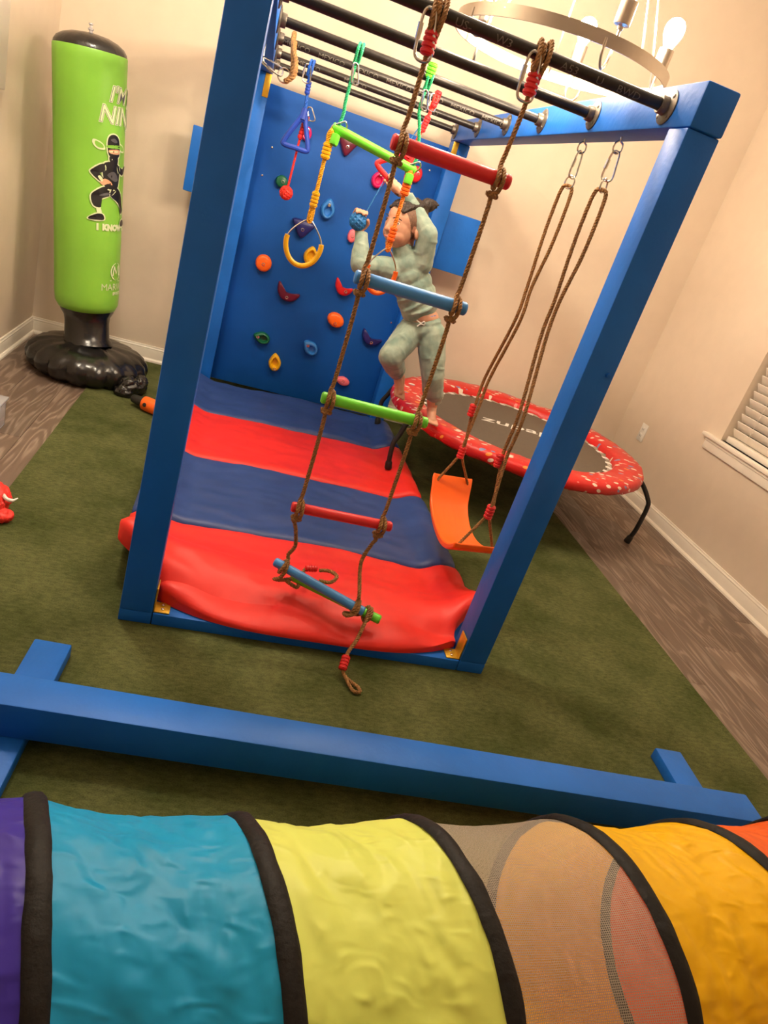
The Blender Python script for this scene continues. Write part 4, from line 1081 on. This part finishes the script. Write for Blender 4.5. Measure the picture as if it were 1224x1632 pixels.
# ================================================================== chandelier
CH = V((.964, .838, 1.800)); CR = .350
ch = thing('chandelier', (CH.x, CH.y, ZC), 'brushed nickel ring chandelier with lit round bulbs over the monkey bars', 'chandelier')
G().lathe([(CR, 0), (CR, .034), (CR - .004, .034), (CR - .004, 0), (CR, 0)], (0, 0, 1), tuple(CH), 96, caps=False).obj('ring', 'nickel', ch)
G().lathe([(.001, 0), (.065, 0), (.065, -.02), (.05, -.03), (.012, -.034), (.012, -.20), (.03, -.205), (.03, -.235), (.001, -.24)], (0, 0, 1), (CH.x, CH.y, ZC), 28).obj('canopy', 'nickel', ch)
for k in range(5):
    a = math.radians(-83 + 72 * k + 14); e = CH + V((math.cos(a) * (CR - .002), math.sin(a) * (CR - .002), .02)); t_ = V((CH.x, CH.y, ZC - .22)) + V((math.cos(a), math.sin(a), 0)) * .025
    G().tube([e, t_], .0032, 7).obj('suspension_rod', 'nickel', ch)
for k in range(5):
    a = math.radians(-83 + 72 * k); d_ = V((math.cos(a), math.sin(a), 0)); tg = V((-math.sin(a), math.cos(a), 0)); b = CH + d_ * (CR - .004)
    s0 = CH + d_ * (CR - .032) + V((0, 0, .038))
    arm = G().tube(catmull([b + V((0, 0, .02)) - tg * .045, b + V((0, 0, -.022)) - tg * .042, b - d_ * .015 + V((0, 0, -.046)) - tg * .022, s0 + V((0, 0, -.070)) - tg * .004, s0 + V((0, 0, -.025)), s0 + V((0, 0, .03))], 6), .0045, 8).obj('arm', 'nickel', ch)
    G().lathe([(.008, .018), (.010, .026), (.022, .030), (.0235, .034), (.0235, .088), (.019, .090)], (0, 0, 1), tuple(s0), 22).obj('socket_cup', 'nickel', arm)
    G().lathe([(.014, .086), (.015, .095), (.023, .112), (.0295, .128), (.031, .142), (.029, .156), (.021, .168), (.010, .1735), (.001, .1745)], (0, 0, 1), tuple(s0), 16).obj('bulb', 'bulb', arm, 80)

# ================================================================== odds and ends at the left edge
cb = thing('storage_tub', (-.72, 1.17, FZ), 'clear plastic storage tub corner on the wooden floor at the left edge', 'tub')
G().box((-.96 + .06, 1.03, FZ + .001), (-.655, 1.20, FZ + .005), bev=.001).box((-.662, 1.03, FZ + .002), (-.656, 1.20, FZ + .11), bev=.001).box((-.90, 1.195, FZ + .002), (-.656, 1.20, FZ + .11), bev=.001).box((-.90, 1.03, FZ + .002), (-.656, 1.035, FZ + .11), bev=.001).box((-.90, 1.03, FZ + .002), (-.895, 1.20, FZ + .11), bev=.001).obj('tub_body', 'clear', cb)
G().box((-.903, 1.022, FZ + .108), (-.648, 1.208, FZ + .120), bev=.003).obj('lid', 'clear', cb)
rc = thing('costume_cape', (-.44, .46, 0), 'crumpled red cloth with a pale ribbon at the left edge of the turf', 'cloth')
g = G().ball((-.475, .47, .045), (.055, .07, .05)).ball((-.44, .42, .02), (.045, .03, .02)).ball((-.50, .52, .03), (.05, .05, .04))
blob(g, 'cloth', 'rope_red', rc, .005, 3, .03, .03)
G().tube(catmull([(-.44, .455, .075), (-.425, .44, .070), (-.41, .445, .066), (-.398, .46, .070)], 5), [.006] * 11 + [.004, .003, .003, .002, .002], 8).obj('ribbon', 'white', rc)
ws = thing('white_peg', (-.125, -.588, 0), 'small pale plastic stick poking out beside the balance beam foot', 'toy')
G().lathe([(.004, 0), (.007, .004), (.008, .012), (.008, .060), (.0065, .066)], (-.94, -.3, .05), (-.108, -.585, .009), 12).obj('stick', 'white', ws)
G().lathe([(.0082, .036), (.009, .037), (.009, .041), (.0082, .042)], (-.94, -.3, .05), (-.108, -.585, .009), 12).obj('band', 'pink', ws)

# fill light added to even out the walls, shaped as an unseen ceiling lamp
cl = thing('fill_lamp', (-.40, .70, ZC), 'added out of view fill light shaped like a round ceiling lamp', 'lamp')
G().lathe([(.001, 0), (.19, 0), (.19, -.03), (.165, -.034)], (0, 0, 1), (-.40, .70, ZC), 40).obj('fill_lamp_base', 'nickel', cl)
G().lathe([(.165, -.032), (.155, -.055), (.12, -.078), (.07, -.090), (.001, -.094)], (0, 0, 1), (-.40, .70, ZC), 24).obj('fill_lamp_dome', MT['fill_dome'], cl, 80)

# ================================================================== the child
kd = thing('person', (1.13, 1.36, TZ), 'small child in sage green sweatsuit hanging from a red grip above the trampoline', 'person')
HC_ = V((.742, 1.385, 1.178))                               # middle of the head
fw = V((-.84, -.52, -.14)).normalized()                     # where the face looks
up = (V((.10, .03, 1)) - fw * V((.10, .03, 1)).dot(fw)).normalized()
lf = up.cross(fw).normalized()                              # the child's left
RH = Matrix((fw, lf, up)).transposed()
def hd(f, l, u): return HC_ + fw * f + lf * l + up * u
sh_l, el_l, wr_l = V((.855, 1.365, 1.050)), V((.838, 1.335, 1.168)), V((.712, 1.372, 1.285))
sh_r, el_r, wr_r = V((.700, 1.365, .990)), V((.600, 1.335, .978)), V((.578, 1.372, 1.082))
hp_l, kn_l, an_l = V((.998, 1.375, .775)), V((1.055, 1.345, .610)), V((1.118, 1.395, .452))
hp_r, kn_r, an_r = V((.922, 1.415, .775)), V((.838, 1.325, .645)), V((.918, 1.430, .548))
pel, chest, nk = V((.962, 1.395, .800)), V((.800, 1.388, 1.000)), V((.772, 1.388, 1.085))
g = G()
g.ball(hd(-.014, 0, .018), (.094, .076, .084), 24, 16, mat=RH)        # cranium
g.ball(hd(.026, 0, -.018), (.062, .064, .078), 24, 16, mat=RH)        # face
g.ball(hd(.034, 0, -.052), (.046, .048, .044), 20, 12, mat=RH)        # jaw
g.ball(hd(.060, 0, -.082), (.020, .024, .016), 14, 10, mat=RH)        # chin
for s in (-1, 1): g.ball(hd(.044, s * .030, -.040), (.034, .030, .034), 14, 10, mat=RH); g.ball(hd(-.010, s * .077, -.020), (.015, .009, .023), 12, 8, mat=RH)
g.cap(hd(.080, 0, .010), hd(.094, 0, -.022), .006, .0095)             # nose
for s in (-1, 1): g.ball(hd(.088, s * .008, -.024), (.007, .006, .006), 10, 8, mat=RH)
g.ball(hd(.078, 0, -.048), (.012, .020, .008), 10, 8, mat=RH); g.ball(hd(.075, 0, -.060), (.012, .017, .008), 10, 8, mat=RH)
g.chain([(hd(-.02, 0, -.055), .040), (nk, .036), (chest, .055), (pel, .060)])
g.ball(V((.938, 1.39, .842)), (.074, .062, .045), 18, 12)
g.chain([(chest, .05), (sh_l, .032), (el_l, .027), (wr_l, .0185)]); g.chain([(chest, .05), (sh_r, .032), (el_r, .027), (wr_r, .0185)])
g.chain([(pel, .055), (hp_l, .05), (kn_l, .036), (an_l, .024)]); g.chain([(pel, .055), (hp_r, .05), (kn_r, .036), (an_r, .024)])
# feet: heel, ball, toes
def foot(an, heel, ball, toe):
    g.cap(an, heel, .023, .021); g.cap(heel, ball, .021, .021); g.cap(an, ball, .021, .020)
    side = (ball - heel).cross(V((0, 0, 1)));
    if side.length < 1e-4: side = V((1, 0, 0))
    side.normalize()
    for k in range(5):
        o = side * (-.021 + .0105 * k); L_ = (.032, .030, .028, .025, .021)[k]; d = (toe - ball).normalized()
        g.cap(ball + o * .9, ball + o + d * L_, .0095, .0078 if k else .0095)
foot(an_l, V((1.128, 1.432, .425)), V((1.120, 1.340, .402)), V((1.118, 1.300, .392)))
foot(an_r, V((.942, 1.448, .535)), V((.948, 1.420, .478)), V((.956, 1.404, .440)))
# raised hand, closed round the red grip
gp = V((.648, 1.415, 1.311)); gd = V((.138, -.024, -.082)).normalized()     # grip tube and its direction
pc = V((.668, 1.394, 1.300)); g.chain([(wr_l, .0185), (pc + V((.012, 0, -.008)), .021), (pc, .022)])
o1 = (gp - pc); o1 = (o1 - gd * o1.dot(gd)).normalized(); o2 = gd.cross(o1)
for k in range(4):
    b = gp + gd * (-.026 + .016 * k); R_ = .0155; pts = []
    for t_ in (2.7, 1.7, .6, -.6, -1.6):
        pts.append((b + (o1 * math.cos(t_) + o2 * math.sin(t_)) * R_, .0072))
    g.chain([(pc + gd * (-.018 + .012 * k), .012)] + pts)
g.chain([(pc + gd * .012, .011), (pc + gd * .028 - o2 * .010, .009), (gp + gd * .034 - o2 * .014, .0078)])
# lower hand round the blue ball
pb = BALL + V((.010, .036, -.018)); g.chain([(wr_r, .0185), (BALL + V((.018, .020, -.036)), .019), (pb, .018)])
for k in range(4):
    xo = (k - 1.5) * .0150 + .004
    L_ = [(BALL + V((xo * (1 - .05 * t_), math.cos(t_) * .0430, math.sin(t_) * .0430)), r_) for t_, r_ in ((.15, .0085), (.65, .0080), (1.15, .0076), (1.70, .0072), (2.10 + .16 * ((k + 1) % 2), .0066))]
    g.chain([(BALL + V((xo * .8 + .006, .034, -.016)), .0105)] + L_)
g.chain([(pb, .013), (BALL + V((.036, .018, -.016)), .0100), (BALL + V((.042, -.004, .002)), .0085), (BALL + V((.036, -.018, .016)), .0074)])
bo = blob(g, 'body', ['skin', 'stubble'], kd, .0030, 6)
def seg_d(q):
    d = el_l - wr_l; t_ = min(1, max(0, (q - wr_l).dot(d) / d.length_squared)); return (q - wr_l - d * t_).length
me = bo.data                                                            # short hair on the sides of the head
for p in me.polygons:
    c = RH.transposed() @ (p.center - HC_)
    if -.050 < c.z < .108 and (c.x < .024 + .42 * c.z or c.z > .066 - .10 * c.x) and c.length < .125 and seg_d(p.center) > .032 and p.center.x > .66 and not (abs(c.y) > .066 and -.048 < c.z < .008 and -.024 < c.x < .016): p.material_index = 1
# face
for s in (-1, 1):
    e = G().ball(hd(.0660, s * .030, .006), (.0110, .0130, .0085), 14, 10, mat=RH).obj('eye', 'eye', kd)
    d = (fw * .9 + lf * s * .18 - up * .10).normalized()
    G().ball(hd(.0660, s * .030, .006) + d * .0048, .0076, 12, 8).obj('iris', 'iris', e)
    G().tube(catmull([hd(.0835, s * .014, .022), hd(.0800, s * .032, .028), hd(.0660, s * .050, .022)], 5), [.0012] + [.0020] * 8 + [.0012] * 2, 6).obj('eyebrow', 'hair', kd)
    G().tube(catmull([hd(.0800, s * .019, .010), hd(.0805, s * .030, .0155), hd(.0720, s * .043, .009)], 5), .0014, 6).obj('eyelid', 'stubble', kd)
G().tube(catmull([hd(.0830, -.019, -.055), hd(.0885, -.008, -.0525), hd(.0890, 0, -.0535), hd(.0885, .008, -.0525), hd(.0830, .019, -.055)], 4), [.0022] + [.0038] * 15 + [.0022], 8).obj('lips', 'lip', kd)
# hair: swept back on top into a tuft
g = G()
g.ball(hd(-.020, 0, .052), (.082, .064, .050), 20, 12, mat=RH)
for k in range(11):
    l = -.050 + .010 * k
    g.chain([(hd(.058, l * .85, .066 - abs(l) * .25), .007), (hd(.02, l, .094 - abs(l) * .35), .009), (hd(-.04, l * .9, .098 - abs(l) * .3), .010), (hd(-.090, l * .35, .076), .011)])
bun = hd(-.106, .0, .082)
g.ball(bun, (.034, .030, .028), 14, 10, mat=RH)
for k in range(7):
    a = 2 * PI * k / 7; q = lf * math.cos(a) * .014 + up * math.sin(a) * .012
    g.chain([(bun + q, .012), (bun + q - fw * .028 + up * .006, .008), (bun + q * 1.2 - fw * .044 + up * (.002 + .006 * math.cos(k * 2.1)), .0045)])
blob(g, 'hair', 'hair', kd, .0030, 2, .004, .010)
# sweatshirt
g = G()
wst = V((.912, 1.392, .872))
fx = (sh_l - sh_r).normalized()
for t_, hw, dp in ((0.0, .088, .070), (.25, .090, .073), (.5, .090, .075), (.75, .088, .073), (1.0, .075, .065)):
    c = wst.lerp(chest + V((-.004, 0, .030)), t_)
    ax1 = (chest - wst).normalized(); sd = (fx - ax1 * fx.dot(ax1)).normalized(); fr_ = ax1.cross(sd)
    Mx = Matrix((sd, fr_, ax1)).transposed()
    g.ball(c, (hw, dp, .060), 18, 12, mat=Mx)
g.chain([(chest + V((.03, 0, .02)), .058), (sh_l, .050), (sh_l.lerp(el_l, .55), .046), (el_l, .043), (el_l.lerp(wr_l, .5), .036), (wr_l.lerp(el_l, .16), .027)])
g.chain([(chest + V((-.04, 0, -.01)), .058), (sh_r, .048), (sh_r.lerp(el_r, .5), .043), (el_r, .042), (el_r.lerp(wr_r, .5), .037), (wr_r.lerp(el_r, .1), .029)])
g.cap(nk.lerp(chest, .35), nk + V((-.004, 0, -.008)), .056, .047)
def folds(p, q, r0, r1, n_, amp):
    for k in range(n_):
        t_ = (k + .5) / n_; c = p.lerp(q, t_); rr_ = r0 + (r1 - r0) * t_; ax_ = (q - p).normalized(); u = ax_.orthogonal().normalized(); v = ax_.cross(u); ph = k * 2.1
        g.tube([c + ax_ * (.010 * math.sin(a_ + ph)) + (u * math.cos(a_) + v * math.sin(a_)) * (rr_ - .0045 + .003 * math.sin(2 * a_ + ph)) for a_ in [2 * PI * i_ / 20 for i_ in range(20)]], amp, 7, True)
folds(sh_l, el_l, .047, .043, 3, .0065); folds(el_l, wr_l.lerp(el_l, .2), .041, .030, 4, .006); folds(el_r, wr_r.lerp(el_r, .2), .041, .031, 4, .006); folds(sh_r, el_r, .046, .042, 2, .0065)
folds(wst.lerp(chest, -.05), chest.lerp(wst, .55), .078, .080, 3, .009)
swt = blob(g, 'sweatshirt', 'sage', kd, .0042, 5, .0065, .045)
def cuff(c, axis, r, h, nm, m='sage'):
    pr = [(r * .86, -h / 2), (r, -h / 2 + .003), (r * 1.03, 0), (r, h / 2 - .003), (r * .86, h / 2)]
    G().lathe(pr, axis, c, 24).obj(nm, m, swt if nm == 'ribbed_cuff' else None)
cuff(wr_l.lerp(el_l, .10), wr_l - el_l, .0255, .030, 'ribbed_cuff'); cuff(wr_r.lerp(el_r, .02), wr_r - el_r, .0265, .034, 'ribbed_cuff')
# trousers
g = G()
ax1 = V((-.35, 0, 1)).normalized(); sd = (hp_l - hp_r).normalized(); sd = (sd - ax1 * sd.dot(ax1)).normalized(); fr_ = ax1.cross(sd); Mx = Matrix((sd, fr_, ax1)).transposed()
g.ball(pel + V((.0, 0, -.012)), (.088, .074, .060), 18, 12, mat=Mx); g.ball(pel + V((-.012, 0, .018)), (.082, .068, .030), 18, 12, mat=Mx)
g.chain([(hp_l, .066), (hp_l.lerp(kn_l, .5), .062), (kn_l, .054), (kn_l.lerp(an_l, .5), .050), (an_l + V((-.004, 0, .058)), .042), (an_l + V((0, 0, .040)), .034)])
g.chain([(hp_r, .066), (hp_r.lerp(kn_r, .5), .062), (kn_r, .056), (kn_r.lerp(an_r, .5), .050), (an_r.lerp(kn_r, .28), .042), (an_r.lerp(kn_r, .16), .034)])
folds(kn_l, an_l + V((-.004, 0, .050)), .050, .040, 5, .0065); folds(kn_r, an_r.lerp(kn_r, .2), .051, .040, 4, .0065); folds(hp_r, kn_r, .063, .055, 3, .0065); folds(hp_l, kn_l, .063, .054, 3, .006)
trs = blob(g, 'trousers', 'sage', kd, .0042, 5, .0065, .050)
for c, axv in ((an_l + V((0, 0, .036)), an_l - kn_l), (an_r.lerp(kn_r, .14), an_r - kn_r)):
    G().lathe([(.028, -.014), (.0335, -.011), (.0345, 0), (.0335, .011), (.028, .014)], axv, c, 24).obj('ribbed_cuff', 'sage', trs)
bnd = []
for k in range(36):
    a = 2 * PI * k / 36; bnd.append(pel + ax1 * .046 + V((-.016, 0, 0)) + sd * math.cos(a) * .066 + fr_ * math.sin(a) * .057)
G().tube(bnd, .0055, 8, True).obj('waistband', 'sky', trs)
fc = pel + ax1 * .030 + fr_ * (-.064 if fr_.y > 0 else .064)
G().tube(catmull([fc + V((-.02, -.004, .006)), fc + V((0, -.012, 0)), fc + V((.012, -.014, .010)), fc + V((.018, -.010, -.004)), fc + V((.0, -.013, -.004)), fc + V((-.012, -.012, -.018))], 5), .0028, 7).obj('drawstring', 'white', trs)
